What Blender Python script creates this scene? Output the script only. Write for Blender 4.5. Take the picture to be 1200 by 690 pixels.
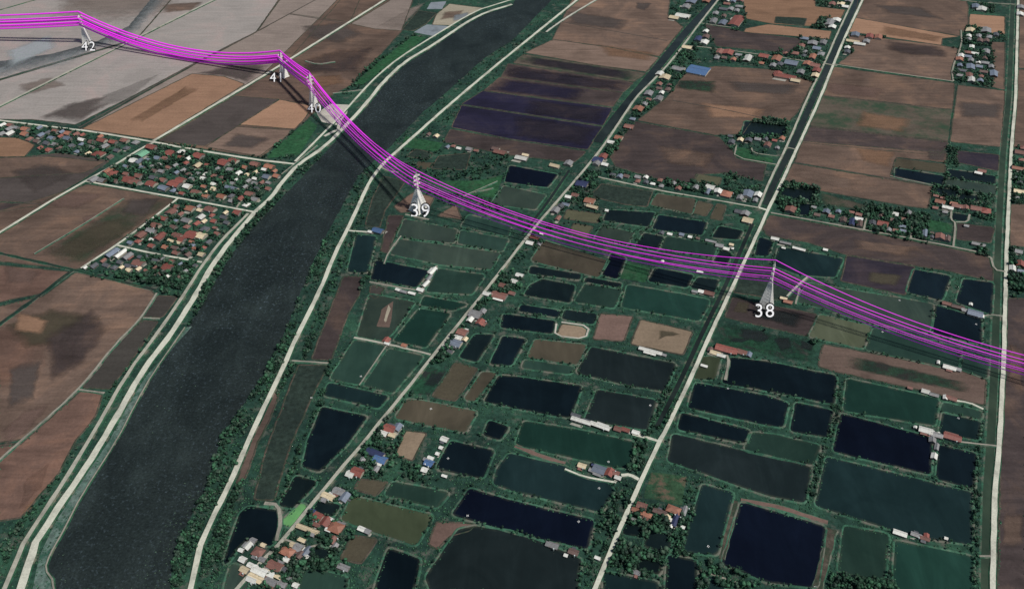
import bpy, bmesh, math, random
import numpy as np
from mathutils import Vector, Matrix
from mathutils.geometry import tessellate_polygon
for o in list(bpy.data.objects): bpy.data.objects.remove(o)
scene = bpy.context.scene
COL = scene.collection
R = math.radians
# ------------------------------------------------------------------ camera, light, exposure
H, FPX, PITCH = 800.0, 1039.0, math.atan(815.0/1039.0)      # camera height (m), focal length in photo pixels, pitch
cam_d = bpy.data.cameras.new("camera"); cam = bpy.data.objects.new("camera", cam_d); COL.objects.link(cam)
cam_d.sensor_fit = 'HORIZONTAL'; cam_d.sensor_width = 36.0; cam_d.lens = 36.0*FPX/1200.0
cam_d.clip_start = 1.0; cam_d.clip_end = 40000.0
cam.location = (0, 0, H); cam.rotation_euler = (math.pi/2-PITCH, 0, 0)
scene.camera = cam
SUN_EL, SUN_AZ = R(57), R(120)                                # azimuth clockwise from +Y
world = bpy.data.worlds.new("World"); scene.world = world; world.use_nodes = True
wn = world.node_tree.nodes; wl = world.node_tree.links
sky = wn.new("ShaderNodeTexSky"); sky.sky_type = 'NISHITA'; sky.sun_disc = False
sky.sun_elevation = SUN_EL; sky.sun_rotation = SUN_AZ
wl.new(sky.outputs[0], wn["Background"].inputs[0]); wn["Background"].inputs[1].default_value = 0.06
sd = bpy.data.lights.new("sun", 'SUN'); sun = bpy.data.objects.new("sun", sd); COL.objects.link(sun)
sd.energy = 3.9; sd.angle = R(5.0); sd.color = (1.0, 0.96, 0.9)
sdir = Vector((math.sin(SUN_AZ)*math.cos(SUN_EL), math.cos(SUN_AZ)*math.cos(SUN_EL), math.sin(SUN_EL)))
sun.rotation_euler = sdir.to_track_quat('Z', 'Y').to_euler(); sun.location = (0, 0, 900)
scene.view_settings.view_transform = 'Standard'; scene.view_settings.look = 'None'
scene.view_settings.exposure = 0.0; scene.view_settings.gamma = 1.0

rnd = random.Random(7)
# ------------------------------------------------------------------ geometry helpers
cp, sp = math.cos(PITCH), math.sin(PITCH)
def W(u, v, z=0.0):
    a = (u-600)/FPX; b = (345-v)/FPX
    d = (a, cp + b*sp, -sp + b*cp)
    t = (z-H)/d[2]
    return Vector((d[0]*t, d[1]*t, z))
def P(x, y, z=0.0):
    dz = z-H
    dep = y*cp - dz*sp; up = y*sp + dz*cp
    return (600+FPX*x/dep, 345-FPX*up/dep)
def mpp(u, v):                                                # metres per photo pixel there
    p = W(u, v); return (p.y*cp + H*sp)/FPX
GRID = math.atan2(613.0, math.hypot(FPX, 815.0))              # the roads run this far clockwise of +Y
GD = Vector((math.sin(GRID), math.cos(GRID))); GP = Vector((math.cos(GRID), -math.sin(GRID)))
def srgb(r, g, b):
    f = lambda c: (c/255/12.92) if c/255 <= .04045 else ((c/255+.055)/1.055)**2.4
    return (f(r), f(g), f(b))
def link(o, parent=None):
    COL.objects.link(o)
    if parent is not None: o.parent = parent
    return o
def mobj(name, verts, faces, mats, parent=None, fm=None, smooth=False):
    me = bpy.data.meshes.new(name); me.from_pydata([tuple(v) for v in verts], [], faces)
    for m in (mats if isinstance(mats, (list, tuple)) else [mats]): me.materials.append(m)
    if fm is not None: me.polygons.foreach_set("material_index", fm)
    if smooth: me.polygons.foreach_set("use_smooth", [True]*len(me.polygons))
    me.update()
    return link(bpy.data.objects.new(name, me), parent)
def empty(name, loc, rz=0.0):
    o = bpy.data.objects.new(name, None); o.empty_display_size = 2
    o.location = loc; o.rotation_euler = (0, 0, rz); COL.objects.link(o); return o
def tag(o, label=None, cat=None, group=None, kind=None):
    if label: o["label"] = label
    if cat: o["category"] = cat
    if group: o["group"] = group
    if kind: o["kind"] = kind
    return o
class MB:
    def __init__(s): s.v = []; s.f = []; s.m = []
    def box(s, c, d, mi=0, rz=0.0):
        i = len(s.v); ca, sa = math.cos(rz), math.sin(rz)
        for sx in (-.5, .5):
            for sy in (-.5, .5):
                for sz in (-.5, .5):
                    x, y = sx*d[0], sy*d[1]
                    s.v.append((c[0]+x*ca-y*sa, c[1]+x*sa+y*ca, c[2]+sz*d[2]))
        for q in ((0,1,3,2),(4,6,7,5),(0,4,5,1),(2,3,7,6),(0,2,6,4),(1,5,7,3)):
            s.f.append(tuple(i+k for k in q)); s.m.append(mi)
    def bar(s, a, b, r, n=4, mi=0, r2=None):
        a = Vector(a); b = Vector(b); d = (b-a)
        if d.length < 1e-6: return
        d.normalize(); u = d.cross(Vector((0,0,1)))
        if u.length < 1e-3: u = Vector((1,0,0))
        u.normalize(); w = d.cross(u); i = len(s.v); r2 = r if r2 is None else r2
        for p, rr in ((a, r), (b, r2)):
            for k in range(n):
                t = 2*math.pi*(k+.5)/n; s.v.append(tuple(p+u*(rr*math.cos(t))+w*(rr*math.sin(t))))
        for k in range(n):
            k2 = (k+1) % n; s.f.append((i+k, i+k2, i+n+k2, i+n+k)); s.m.append(mi)
        s.f.append(tuple(i+k for k in range(n))[::-1]); s.m.append(mi)
        s.f.append(tuple(i+n+k for k in range(n))); s.m.append(mi)
    def tube(s, pts, r, n=6, mi=0):
        i0 = len(s.v); N = len(pts)
        for j, p in enumerate(pts):
            d = Vector(pts[min(j+1, N-1)])-Vector(pts[max(j-1, 0)]); d.normalize()
            u = d.cross(Vector((0,0,1))); u.normalize(); w = d.cross(u)
            for k in range(n):
                t = 2*math.pi*k/n; s.v.append(tuple(Vector(p)+u*(r*math.cos(t))+w*(r*math.sin(t))))
        for j in range(N-1):
            for k in range(n):
                k2 = (k+1) % n; a = i0+j*n
                s.f.append((a+k, a+k2, a+n+k2, a+n+k)); s.m.append(mi)
    def quad(s, *p, mi=0):
        i = len(s.v); s.v += [tuple(q) for q in p]; s.f.append(tuple(range(i, i+len(p)))); s.m.append(mi)
    def build(s, name, mats, parent=None, smooth=False): return mobj(name, s.v, s.f, mats, parent, s.m, smooth)
# ------------------------------------------------------------------ materials
def newmat(name):
    m = bpy.data.materials.new(name); m.use_nodes = True
    nt = m.node_tree; b = nt.nodes["Principled BSDF"]; return m, nt, b
def nd(nt, t, **kw):
    n = nt.nodes.new(t)
    for k, v in kw.items(): setattr(n, k, v)
    return n
def mapping(nt, scale, rot=0.0, obj=False):
    tc = nd(nt, "ShaderNodeTexCoord"); geo = nd(nt, "ShaderNodeNewGeometry"); mp = nd(nt, "ShaderNodeMapping")
    nt.links.new(tc.outputs["Object"] if obj else geo.outputs["Position"], mp.inputs[0])
    mp.inputs["Scale"].default_value = scale; mp.inputs["Rotation"].default_value = (0, 0, rot); return mp
def noise(nt, vec, scale, detail=4, rough=.6, dist=0.0):
    n = nd(nt, "ShaderNodeTexNoise"); n.inputs["Scale"].default_value = scale; n.inputs["Detail"].default_value = detail
    n.inputs["Roughness"].default_value = rough; n.inputs["Distortion"].default_value = dist
    nt.links.new(vec.outputs[0], n.inputs["Vector"]); return n
def ramp(nt, src, stops):
    r = nd(nt, "ShaderNodeValToRGB"); nt.links.new(src, r.inputs[0]); e = r.color_ramp.elements
    while len(e) < len(stops): e.new(.5)
    for k, (p, c) in enumerate(stops):
        e[k].position = p; e[k].color = (*c, 1) if not isinstance(c, (int, float)) else (c, c, c, 1)
    return r
def mix(nt, fac, a, b, blend='MIX'):
    n = nd(nt, "ShaderNodeMix", data_type='RGBA', blend_type=blend)
    for src, sock in ((fac, n.inputs[0]), (a, n.inputs[6]), (b, n.inputs[7])):
        if isinstance(src, (int, float)): sock.default_value = src
        elif isinstance(src, tuple): sock.default_value = (*src, 1)
        else: nt.links.new(src, sock)
    return n.outputs[2]
def bump(nt, b, src, strength, dist):
    n = nd(nt, "ShaderNodeBump"); n.inputs["Strength"].default_value = strength; n.inputs["Distance"].default_value = dist
    nt.links.new(src, n.inputs["Height"]); nt.links.new(n.outputs[0], b.inputs["Normal"])
def sc(c, k): return tuple(min(1, x*k) for x in c)
def soil_mat(name, c, vary=.3, streak=.25, tint=None, grass=0.0):
    m, nt, b = newmat(name)
    m1 = mapping(nt, (.004, .004, .004)); n1 = noise(nt, m1, 3.0, 6, .62, .6)      # broad damp / dry patches
    m2 = mapping(nt, (.012, .11, .02), GRID); n2 = noise(nt, m2, 1.0, 4, .6)        # plough lines along the plots
    m3 = mapping(nt, (.25, .25, .25)); n3 = noise(nt, m3, 1.0, 3, .7)
    r1 = ramp(nt, n1.outputs[0], [(.33, sc(c, 1-vary)), (.5, c), (.68, sc(tint or c, 1+vary*.55))])
    r2 = ramp(nt, n2.outputs[0], [(.3, 1-streak), (.7, 1+streak*.2)])
    r3 = ramp(nt, n3.outputs[0], [(.3, .84), (.7, 1.1)])
    o = mix(nt, 1.0, r1.outputs[0], r2.outputs[0], 'MULTIPLY'); o = mix(nt, 1.0, o, r3.outputs[0], 'MULTIPLY')
    oi = nd(nt, "ShaderNodeObjectInfo"); ro = ramp(nt, oi.outputs["Random"], [(0, .86), (1, 1.1)])
    o = mix(nt, 1.0, o, ro.outputs[0], 'MULTIPLY')
    if grass:
        m4 = mapping(nt, (.02, .02, .02)); n4 = noise(nt, m4, 1.0, 6, .7); r4 = ramp(nt, n4.outputs[0], [(.5-.1*grass, 0), (.62, 1)])
        o = mix(nt, r4.outputs[0], o, srgb(48, 66, 50))
    nt.links.new(o, b.inputs["Base Color"]); b.inputs["Roughness"].default_value = .95; b.inputs["Specular IOR Level"].default_value = .15
    bump(nt, b, n3.outputs[0], .5, .6); return m
def grass_mat(name, a, c, d, pale, palef=.62):
    m, nt, b = newmat(name)
    m1 = mapping(nt, (.012, .012, .012)); n1 = noise(nt, m1, 1.0, 6, .65, .4)
    m2 = mapping(nt, (.13, .13, .13)); n2 = noise(nt, m2, 1.0, 5, .75)
    m3 = mapping(nt, (.05, .05, .05)); n3 = noise(nt, m3, 1.0, 5, .7)
    r1 = ramp(nt, n1.outputs[0], [(.3, a), (.5, c), (.7, d)])
    r2 = ramp(nt, n2.outputs[0], [(.3, .45), (.5, .95), (.72, 1.5)])
    o = mix(nt, 1.0, r1.outputs[0], r2.outputs[0], 'MULTIPLY')
    r3 = ramp(nt, n3.outputs[0], [(palef-.08, 0), (palef+.05, 1)])
    o = mix(nt, r3.outputs[0], o, pale)
    nt.links.new(o, b.inputs["Base Color"]); b.inputs["Roughness"].default_value = .95; b.inputs["Specular IOR Level"].default_value = .1
    bump(nt, b, n2.outputs[0], .8, 1.5); return m
def water_mat(name, c, c2, speck=0.0, rough=.22):
    m, nt, b = newmat(name)
    k = 1 if speck else .8 if name in ('water_navy', 'water_deep', 'water_dark') else .95; c = sc(c, k); c2 = sc(c2, k+.04)
    m1 = mapping(nt, (.012, .012, .012)); n1 = noise(nt, m1, 1.0, 5, .6, 1.0)
    r1 = ramp(nt, n1.outputs[0], [(.35, c), (.7, c2)])
    oi = nd(nt, "ShaderNodeObjectInfo"); ro = ramp(nt, oi.outputs["Random"], [(0, .8), (1, 1.2)])
    o = mix(nt, 1.0, r1.outputs[0], ro.outputs[0], 'MULTIPLY')
    m2 = mapping(nt, (.35, .35, .35)); n2 = noise(nt, m2, 1.0, 4, .7)
    if speck:
        m3 = mapping(nt, (.22, .22, .22)); n3 = noise(nt, m3, 1.0, 3, .75)
        m4 = mapping(nt, (.006, .006, .006)); n4 = noise(nt, m4, 1.0, 3, .6)
        r3 = ramp(nt, n3.outputs[0], [(.56, 0), (.74, speck)]); r4 = ramp(nt, n4.outputs[0], [(.4, .25), (.62, 1)])
        f = mix(nt, 1.0, r3.outputs[0], r4.outputs[0], 'MULTIPLY')
        o = mix(nt, f, o, srgb(78, 92, 100))  # pale specks: wave glints and floating weed put into the colour
        r5 = ramp(nt, n2.outputs[0], [(.3, .6), (.7, 1.4)]); o = mix(nt, 1.0, o, r5.outputs[0], 'MULTIPLY')
    sh = nd(nt, "ShaderNodeAttribute"); sh.attribute_name = "shore"; m5 = mapping(nt, (.05, .05, .05)); n5 = noise(nt, m5, 1.0, 5, .7)
    r6 = ramp(nt, n5.outputs[0], [(.45, .05), (.7, .75)]); f6 = mix(nt, 1.0, r6.outputs[0], sh.outputs["Fac"], 'MULTIPLY')
    o = mix(nt, f6, o, srgb(70, 76, 62))                     # silt and weed in the shallows
    m7 = mapping(nt, (.035, .008, .03), GRID); n7 = noise(nt, m7, 1.0, 4, .65, .8); r7 = ramp(nt, n7.outputs[0], [(.35, .88), (.52, 1.0), (.72, 1.28)])
    o = mix(nt, 1.0, o, r7.outputs[0], 'MULTIPLY')
    nt.links.new(o, b.inputs["Base Color"]); b.inputs["Roughness"].default_value = rough; b.inputs["IOR"].default_value = 1.33
    b.inputs["Specular IOR Level"].default_value = .22
    bump(nt, b, n2.outputs[0], .25, .35); return m
def road_mat(name, c, rough=.85):
    m, nt, b = newmat(name)
    m1 = mapping(nt, (.03, .03, .03)); n1 = noise(nt, m1, 1.0, 5, .65)
    m2 = mapping(nt, (.5, .5, .5)); n2 = noise(nt, m2, 1.0, 4, .7)
    r1 = ramp(nt, n1.outputs[0], [(.32, sc(c, .62)), (.5, c), (.7, sc(c, 1.1))]); r2 = ramp(nt, n2.outputs[0], [(.3, .75), (.7, 1.1)])
    o = mix(nt, 1.0, r1.outputs[0], r2.outputs[0], 'MULTIPLY')
    nt.links.new(o, b.inputs["Base Color"]); b.inputs["Roughness"].default_value = rough
    bump(nt, b, n2.outputs[0], .3, .1); return m
def paint_mat(name, c, dirt=.3, rough=.55, scale=.4, rust=None):
    m, nt, b = newmat(name)
    m1 = mapping(nt, (scale, scale, scale)); n1 = noise(nt, m1, 1.0, 5, .7)
    r1 = ramp(nt, n1.outputs[0], [(.3, sc(c, 1-dirt)), (.6, c), (.8, sc(c, 1.08))]); o = r1.outputs[0]
    oi = nd(nt, "ShaderNodeObjectInfo"); ro = ramp(nt, oi.outputs["Random"], [(0, .72), (1, 1.12)])
    o = mix(nt, 1.0, o, ro.outputs[0], 'MULTIPLY')
    if rust:
        m2 = mapping(nt, (.22, .22, .22)); n2 = noise(nt, m2, 1.0, 5, .75); r2 = ramp(nt, n2.outputs[0], [(.52, 0), (.68, .8)])
        o = mix(nt, r2.outputs[0], o, rust)
    nt.links.new(o, b.inputs["Base Color"]); b.inputs["Roughness"].default_value = rough; return m
def leaf_mat(name, a, c):
    m, nt, b = newmat(name)
    at = nd(nt, "ShaderNodeAttribute"); at.attribute_name = "tint"
    oi = nd(nt, "ShaderNodeObjectInfo")
    m1 = mapping(nt, (.6, .6, .6)); n1 = noise(nt, m1, 1.0, 3, .7)
    add = nd(nt, "ShaderNodeMath", operation='ADD'); nt.links.new(at.outputs["Fac"], add.inputs[0]); nt.links.new(oi.outputs["Random"], add.inputs[1])
    fr = nd(nt, "ShaderNodeMath", operation='FRACT'); nt.links.new(add.outputs[0], fr.inputs[0])
    r1 = ramp(nt, fr.outputs[0], [(0, a), (.7, c), (1, sc(c, 1.5))]); r2 = ramp(nt, n1.outputs[0], [(.3, .55), (.7, 1.45)])
    o = mix(nt, 1.0, r1.outputs[0], r2.outputs[0], 'MULTIPLY')
    nt.links.new(o, b.inputs["Base Color"]); b.inputs["Roughness"].default_value = .7; b.inputs["Specular IOR Level"].default_value = .2
    return m
def plain(name, c, rough=.6, metal=0.0):
    m, nt, b = newmat(name)
    m1 = mapping(nt, (.8, .8, .8)); n1 = noise(nt, m1, 1.0, 3, .6); r1 = ramp(nt, n1.outputs[0], [(.3, sc(c, .85)), (.7, c)])
    nt.links.new(r1.outputs[0], b.inputs["Base Color"]); b.inputs["Roughness"].default_value = rough; b.inputs["Metallic"].default_value = metal; return m

M_ground = grass_mat("ground", srgb(29, 48, 43), srgb(38, 64, 54), srgb(50, 84, 66), srgb(80, 84, 76))
M_bank = grass_mat("pond_bank", srgb(40, 66, 56), srgb(54, 92, 73), srgb(72, 108, 88), srgb(100, 100, 90), .56)
M_bund = grass_mat("field_bund", srgb(62, 58, 52), srgb(76, 70, 62), srgb(92, 82, 72), srgb(48, 60, 48), .55)
M_verge = grass_mat("road_verge", srgb(32, 62, 48), srgb(40, 78, 58), srgb(60, 94, 70), srgb(108, 106, 92), .6)
M_revet = grass_mat("revetment", srgb(70, 92, 84), srgb(84, 104, 96), srgb(104, 116, 110), srgb(44, 80, 66), .58)
M_road = road_mat("road_concrete", srgb(190, 190, 174))
M_road2 = road_mat("road_dust", srgb(160, 158, 144))
M_path = road_mat("path_dirt", srgb(138, 134, 122))
M_sand = road_mat("sand", srgb(176, 172, 160))
SOIL = {
 'brown': soil_mat("soil_brown", srgb(103, 86, 76), .3, .28, srgb(118, 95, 80)),
 'brownlight': soil_mat("soil_light", srgb(116, 98, 87), .22, .28),
 'greybrown': soil_mat("soil_greybrown", srgb(134, 122, 114), .16, .2),
 'grey': soil_mat("soil_grey", srgb(142, 136, 131), .12, .14, srgb(146, 134, 129)),  # haze over the far-left plain is put into this lighter soil colour
 'greyblue': soil_mat("soil_greyblue", srgb(150, 158, 160), .05, .05),
 'orange': soil_mat("soil_orange", srgb(150, 118, 96), .14, .15),
 'orangebrown': soil_mat("soil_orangebrown", srgb(128, 100, 80), .2, .2),
 'red': soil_mat("soil_red", srgb(110, 87, 77), .3, .28, srgb(126, 96, 81)),
 'dark': soil_mat("soil_dark", srgb(80, 73, 70), .2, .2),
 'purplebrown': soil_mat("soil_purplebrown", srgb(70, 61, 60), .3, .3, srgb(86, 71, 63)),
 'purple': soil_mat("soil_purple", srgb(46, 42, 52), .3, .3, srgb(58, 50, 54)),
 'darkpurple': soil_mat("soil_wet", srgb(36, 34, 56), .3, .3, srgb(46, 42, 56)),
 'tan': soil_mat("soil_tan", srgb(132, 116, 98), .18, .12),
 'pink': soil_mat("soil_pink", srgb(110, 90, 82), .26, .2),
 'olive': soil_mat("soil_olive", srgb(84, 84, 66), .15, .12),
 'olivebrown': soil_mat("soil_olivebrown", srgb(76, 71, 58), .2, .12),
 'olivedark': soil_mat("soil_olivedark", srgb(66, 63, 59), .2, .2),
 'browngreen': soil_mat("soil_browngreen", srgb(90, 82, 72), .25, .2, None, .6),
 'green': grass_mat("paddy_green", srgb(34, 66, 46), srgb(40, 78, 52), srgb(48, 88, 58), srgb(52, 74, 56)),
 'grass': grass_mat("rough_grass", srgb(36, 60, 46), srgb(44, 72, 52), srgb(60, 80, 58), srgb(94, 80, 68), .6),
 'wet': grass_mat("wetland", srgb(26, 44, 40), srgb(32, 60, 48), srgb(38, 76, 54), srgb(40, 46, 44), .56),
 'wetdark': grass_mat("wet_plot", srgb(38, 48, 44), srgb(42, 54, 48), srgb(48, 60, 52), srgb(34, 46, 42), .6),
 'sand': M_sand, 'mud': soil_mat("soil_mud", srgb(33, 40, 41), .2, .2), 'bank': soil_mat("soil_bank", srgb(96, 81, 73), .3, .2),
 'sandpit': soil_mat("soil_sandpit", srgb(158, 150, 132), .25, .2),
 'yard': road_mat("yard_concrete", srgb(150, 148, 138)), 'slab': road_mat("slab_blue", srgb(120, 128, 134)),
}
WATER = {
 'navy': water_mat("water_navy", srgb(13, 23, 29), srgb(18, 30, 36)),
 'navydeep': water_mat("water_deep", srgb(10, 15, 28), srgb(13, 20, 34)),
 'teal': water_mat("water_teal", srgb(19, 34, 35), srgb(26, 42, 43)),
 'deepgreen': water_mat("water_deepgreen", srgb(23, 47, 40), srgb(29, 55, 47)),
 'greenp': water_mat("water_green", srgb(33, 53, 46), srgb(43, 64, 55)),
 'greygreen': water_mat("water_greygreen", srgb(42, 55, 49), srgb(54, 66, 57)),
 'greydark': water_mat("water_grey", srgb(25, 34, 35), srgb(33, 42, 43)),
 'dk': water_mat("water_dark", srgb(17, 28, 30), srgb(24, 36, 37)),
 'oliveg': water_mat("water_olive", srgb(52, 60, 44), srgb(64, 72, 54)),
 'oliveb': water_mat("water_brown", srgb(64, 60, 50), srgb(78, 72, 60)),
 'olivep': water_mat("water_oliveplain", srgb(74, 80, 62), srgb(86, 92, 74)),
 'algae': water_mat("water_algae", srgb(92, 150, 92), srgb(120, 176, 112), 0, .6),
 'canal': water_mat("water_canal", srgb(26, 33, 32), srgb(40, 48, 46)),
 'canalmid': water_mat("water_canal_mid", srgb(34, 42, 40), srgb(48, 56, 52)),
 'canalg': water_mat("water_weedy", srgb(36, 52, 42), srgb(56, 70, 56), 0, .5),
 'river': water_mat("water_river", srgb(31, 39, 39), srgb(44, 53, 52), .9, .55),
}

PATCH = {}
def patch_mat(key):
    """ the same soil, but its sheet thins out raggedly towards its outline """
    if key in PATCH: return PATCH[key]
    m = SOIL[key].copy(); m.name = SOIL[key].name+"_patch"; nt = m.node_tree; b = nt.nodes["Principled BSDF"]; out = nt.nodes["Material Output"]
    at = nd(nt, "ShaderNodeAttribute"); at.attribute_name = "edge"
    mp = mapping(nt, (.06, .06, .06), GRID); n = noise(nt, mp, 1.0, 6, .7)
    a = nd(nt, "ShaderNodeMath", operation='MULTIPLY_ADD'); nt.links.new(n.outputs[0], a.inputs[0]); a.inputs[1].default_value = 1.1; a.inputs[2].default_value = -.55
    c = nd(nt, "ShaderNodeMath", operation='ADD'); nt.links.new(a.outputs[0], c.inputs[0]); nt.links.new(at.outputs["Fac"], c.inputs[1])
    r = ramp(nt, c.outputs[0], [(.2, 0), (.95, .72)])
    tr = nd(nt, "ShaderNodeBsdfTransparent"); ms = nd(nt, "ShaderNodeMixShader")
    nt.links.new(r.outputs[0], ms.inputs[0]); nt.links.new(tr.outputs[0], ms.inputs[1]); nt.links.new(b.outputs[0], ms.inputs[2]); nt.links.new(ms.outputs[0], out.inputs[0])
    PATCH[key] = m; return m
# ------------------------------------------------------------------ the terrain, ponds, fields, roads (photo pixels -> ground positions)
def ext(pts):
    q = []
    for (x, y) in pts:
        if x <= 0: x = -110
        if x >= 1200: x = 1300
        if y <= 0: y = -60
        if y >= 690: y = 760
        q.append((x, y))
    return q
occ = np.zeros((690, 1200), np.uint8)      # 1 water, 2 field, 3 road, 4 house (kept to keep plants off them)
def fillmask(pts, val):
    xs = [p[0] for p in pts]; ys = [p[1] for p in pts]
    x0, x1 = max(0, int(min(xs))), min(1199, int(max(xs))+1); y0, y1 = max(0, int(min(ys))), min(689, int(max(ys))+1)
    if x1 <= x0 or y1 <= y0: return
    X, Y = np.meshgrid(np.arange(x0, x1+1), np.arange(y0, y1+1)); ins = np.zeros(X.shape, bool)
    n = len(pts)
    for i in range(n):
        (ax, ay), (bx, by) = pts[i], pts[(i+1) % n]
        if ay == by: continue
        c = ((Y >= ay) != (Y >= by)) & (X < (bx-ax)*(Y-ay)/(by-ay)+ax); ins ^= c
    occ[y0:y1+1, x0:x1+1][ins] = val
def organic(pts, cut=.14, step=11.0, jit=.7, seed=0):
    """ world outline from photo corners: corners rounded, edges subdivided and slightly uneven """
    g = random.Random(seed); w = [W(*p).xy for p in pts]; n = len(w); out = []
    a2 = sum(w[i].x*w[(i+1) % n].y-w[(i+1) % n].x*w[i].y for i in range(n))
    if a2 < 0: w.reverse()
    r = []
    for i in range(n):
        a, b, c = w[i-1], w[i], w[(i+1) % n]
        la = min((a-b).length*.25, 2.4); lc = min((c-b).length*.25, 2.4)
        if (a-b).length < 1e-3 or (c-b).length < 1e-3: r.append(b); continue
        p = b+(a-b).normalized()*la; q = b+(c-b).normalized()*lc
        r += [p, (p+q)*.25+b*.5, q]
    n = len(r)
    for i in range(n):
        a, b = r[i], r[(i+1) % n]; L = (b-a).length; k = max(1, min(60, int(L/step)))
        d = (b-a)/max(L, 1e-6); nn = Vector((d.y, -d.x))
        for j in range(k):
            out.append(a+(b-a)*(j/k)+nn*(g.uniform(-jit, jit) if k > 1 else 0))
    return out
def offs(w, d):
    n = len(w); out = []
    for i in range(n):
        t = (w[(i+1) % n]-w[i-1]); t = t.normalized() if t.length > 1e-6 else Vector((1, 0))
        out.append(w[i]+Vector((t.y, -t.x))*d)
    return out
def fill_faces(w):
    tri = tessellate_polygon([[Vector((p.x, p.y, 0)) for p in w]]); return [tuple(t) for t in tri]
LAYER = [0]
def plot(name, pts, mat, z, rim=None, label=None, seed=None, edge=True):
    LAYER[0] += 1; seed = LAYER[0] if seed is None else seed
    w = organic(ext(pts), seed=seed, jit=.7 if name != 'pond' else .5); n = len(w)
    if name == 'pond': w = offs(w, 2.2)
    zz = z+LAYER[0]*.0006
    g = random.Random(seed+99)
    if name == 'pond':
        iw = offs(w, -3.2); root = mobj(name, [(p.x, p.y, zz) for p in iw]+[(p.x, p.y, zz) for p in w], fill_faces(iw)+[(i, n+i, n+(i+1) % n, (i+1) % n) for i in range(n)], mat)
        a = root.data.attributes.new('shore', 'FLOAT', 'POINT'); a.data.foreach_set('value', [0.0]*n+[1.0]*n)
    else: root = mobj(name, [(p.x, p.y, zz) for p in w], fill_faces(w), mat)
    # make faces point up
    me = root.data
    if me.polygons[0].normal.z < 0: me.flip_normals()
    tag(root, label, kind='structure')
    if rim:
        rname, rmat, h, wd = rim
        inner = offs(w, -.3); c1 = offs(w, wd*.3); c2 = offs(w, wd*.7); outer = offs(w, wd)
        hs = [h*g.uniform(.8, 1.15) for _ in range(n)]
        v = [(p.x, p.y, z-.15) for p in inner]+[(p.x, p.y, q) for p, q in zip(c1, hs)]+[(p.x, p.y, q) for p, q in zip(c2, hs)]+[(p.x, p.y, -.1) for p in outer]
        f = [(k*n+i, (k+1)*n+i, (k+1)*n+(i+1) % n, k*n+(i+1) % n) for k in range(3) for i in range(n)]
        mobj(rname, v, [q[::-1] for q in f], rmat, root, smooth=True)
    return root
# ground: one sheet past the horizon of the frame
S = 9000
mobj("ground", [(-S, -1500, 0), (S, -1500, 0), (S, 12000, 0), (-S, 12000, 0)], [(0, 1, 2, 3)], M_ground)["kind"] = 'structure'

F = []   # fields: (key, polygon)
def fld(k, *xy, soft=False): F.append((k, [(xy[i], xy[i+1]) for i in range(0, len(xy), 2)], soft))
def pat(k, *xy): fld(k, *xy, soft=True)
fld('grey', 0,12, 42,0, 252,0, 160,45, 0,125)
pat('greybrown', 90,0, 240,0, 200,18, 130,30, 60,22)
pat('greyblue', 0,107, 70,80, 165,33, 238,0, 251,0, 150,50, 0,124)
fld('greyblue', 0,0, 38,0, 0,10)
fld('grey', 0,128, 160,47, 254,0, 368,0, 300,37, 235,70, 160,110, 88,146, 40,140, 0,139)
pat('dark', 42,139, 78,122, 160,104, 92,144)
fld('greybrown', 94,152, 240,70, 300,39, 370,0, 450,0, 340,68, 300,92, 182,163)
fld('greybrown', 302,37, 372,0, 446,0, 410,26, 340,16)
pat('dark', 228,86, 270,76, 300,75, 318,76, 290,97, 262,90)
fld('orange', 97,151, 225,87, 262,90, 286,99, 181,163)
pat('orangebrown', 150,142, 218,101, 236,103, 165,144)
fld('brown', 184,165, 300,96, 456,0, 505,0, 470,37, 435,75, 410,100, 388,112, 362,137, 318,174, 306,184, 215,171)
fld('greybrown', 456,2, 505,0, 470,36, 440,34, 412,28)
fld('dark', 188,165, 275,113, 327,117, 279,147, 240,171)
fld('orange', 327,117, 366,125, 355,141, 345,151, 281,146)
fld('brownlight', 278,149, 344,153, 304,183, 242,172)
pat('dark', 277,156, 319,162, 298,175, 257,172)
pat('purplebrown', 420,85, 440,55, 395,58, 350,72, 355,88)
fld('sand', 371,133, 387,122, 410,123, 406,134, 396,147, 377,143)
fld('slab', 505,3, 523,2, 518,11, 500,11)
fld('sandpit', 527,5, 567,10, 550,19, 530,30, 507,29, 512,17)
fld('slab', 485,38, 500,29, 527,31, 510,43)
fld('wetdark', 476,30, 490,13, 511,16, 499,28, 484,36, 472,35)
fld('orangebrown', 0,159, 20,162, 40,170, 28,184, 0,182)
fld('dark', 0,185, 30,184, 72,180, 127,189, 98,209, 50,237, 0,232)
fld('brown', 0,188, 60,184, 122,190, 100,202, 0,215)
fld('purplebrown', 0,234, 48,240, 0,266)
fld('brown', 102,217, 200,231, 203,236, 97,313, 85,315, 0,293, 0,280)
pat('browngreen', 146,233, 200,232, 202,237, 97,312, 86,314, 42,300)
fld('red', 0,302, 82,319, 46,344, 0,374)
fld('brown', 89,320, 120,327, 175,339, 182,347, 165,374, 135,404, 92,455, 25,514, 0,531, 0,385, 52,347)
pat('red', 0,400, 50,370, 70,400, 40,450, 0,480)
fld('olivedark', 185,347, 207,348, 190,371, 169,371)
fld('olivedark', 167,376, 184,377, 150,427, 128,455, 98,453, 135,406)
fld('red', 95,459, 119,461, 111,487, 87,517, 67,555, 45,580, 25,605, 0,630, 0,543, 25,521)
pat('orangebrown', 45,580, 30,605, 24,604, 40,583)
fld('purplebrown', 0,534, 20,520, 0,540)
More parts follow.
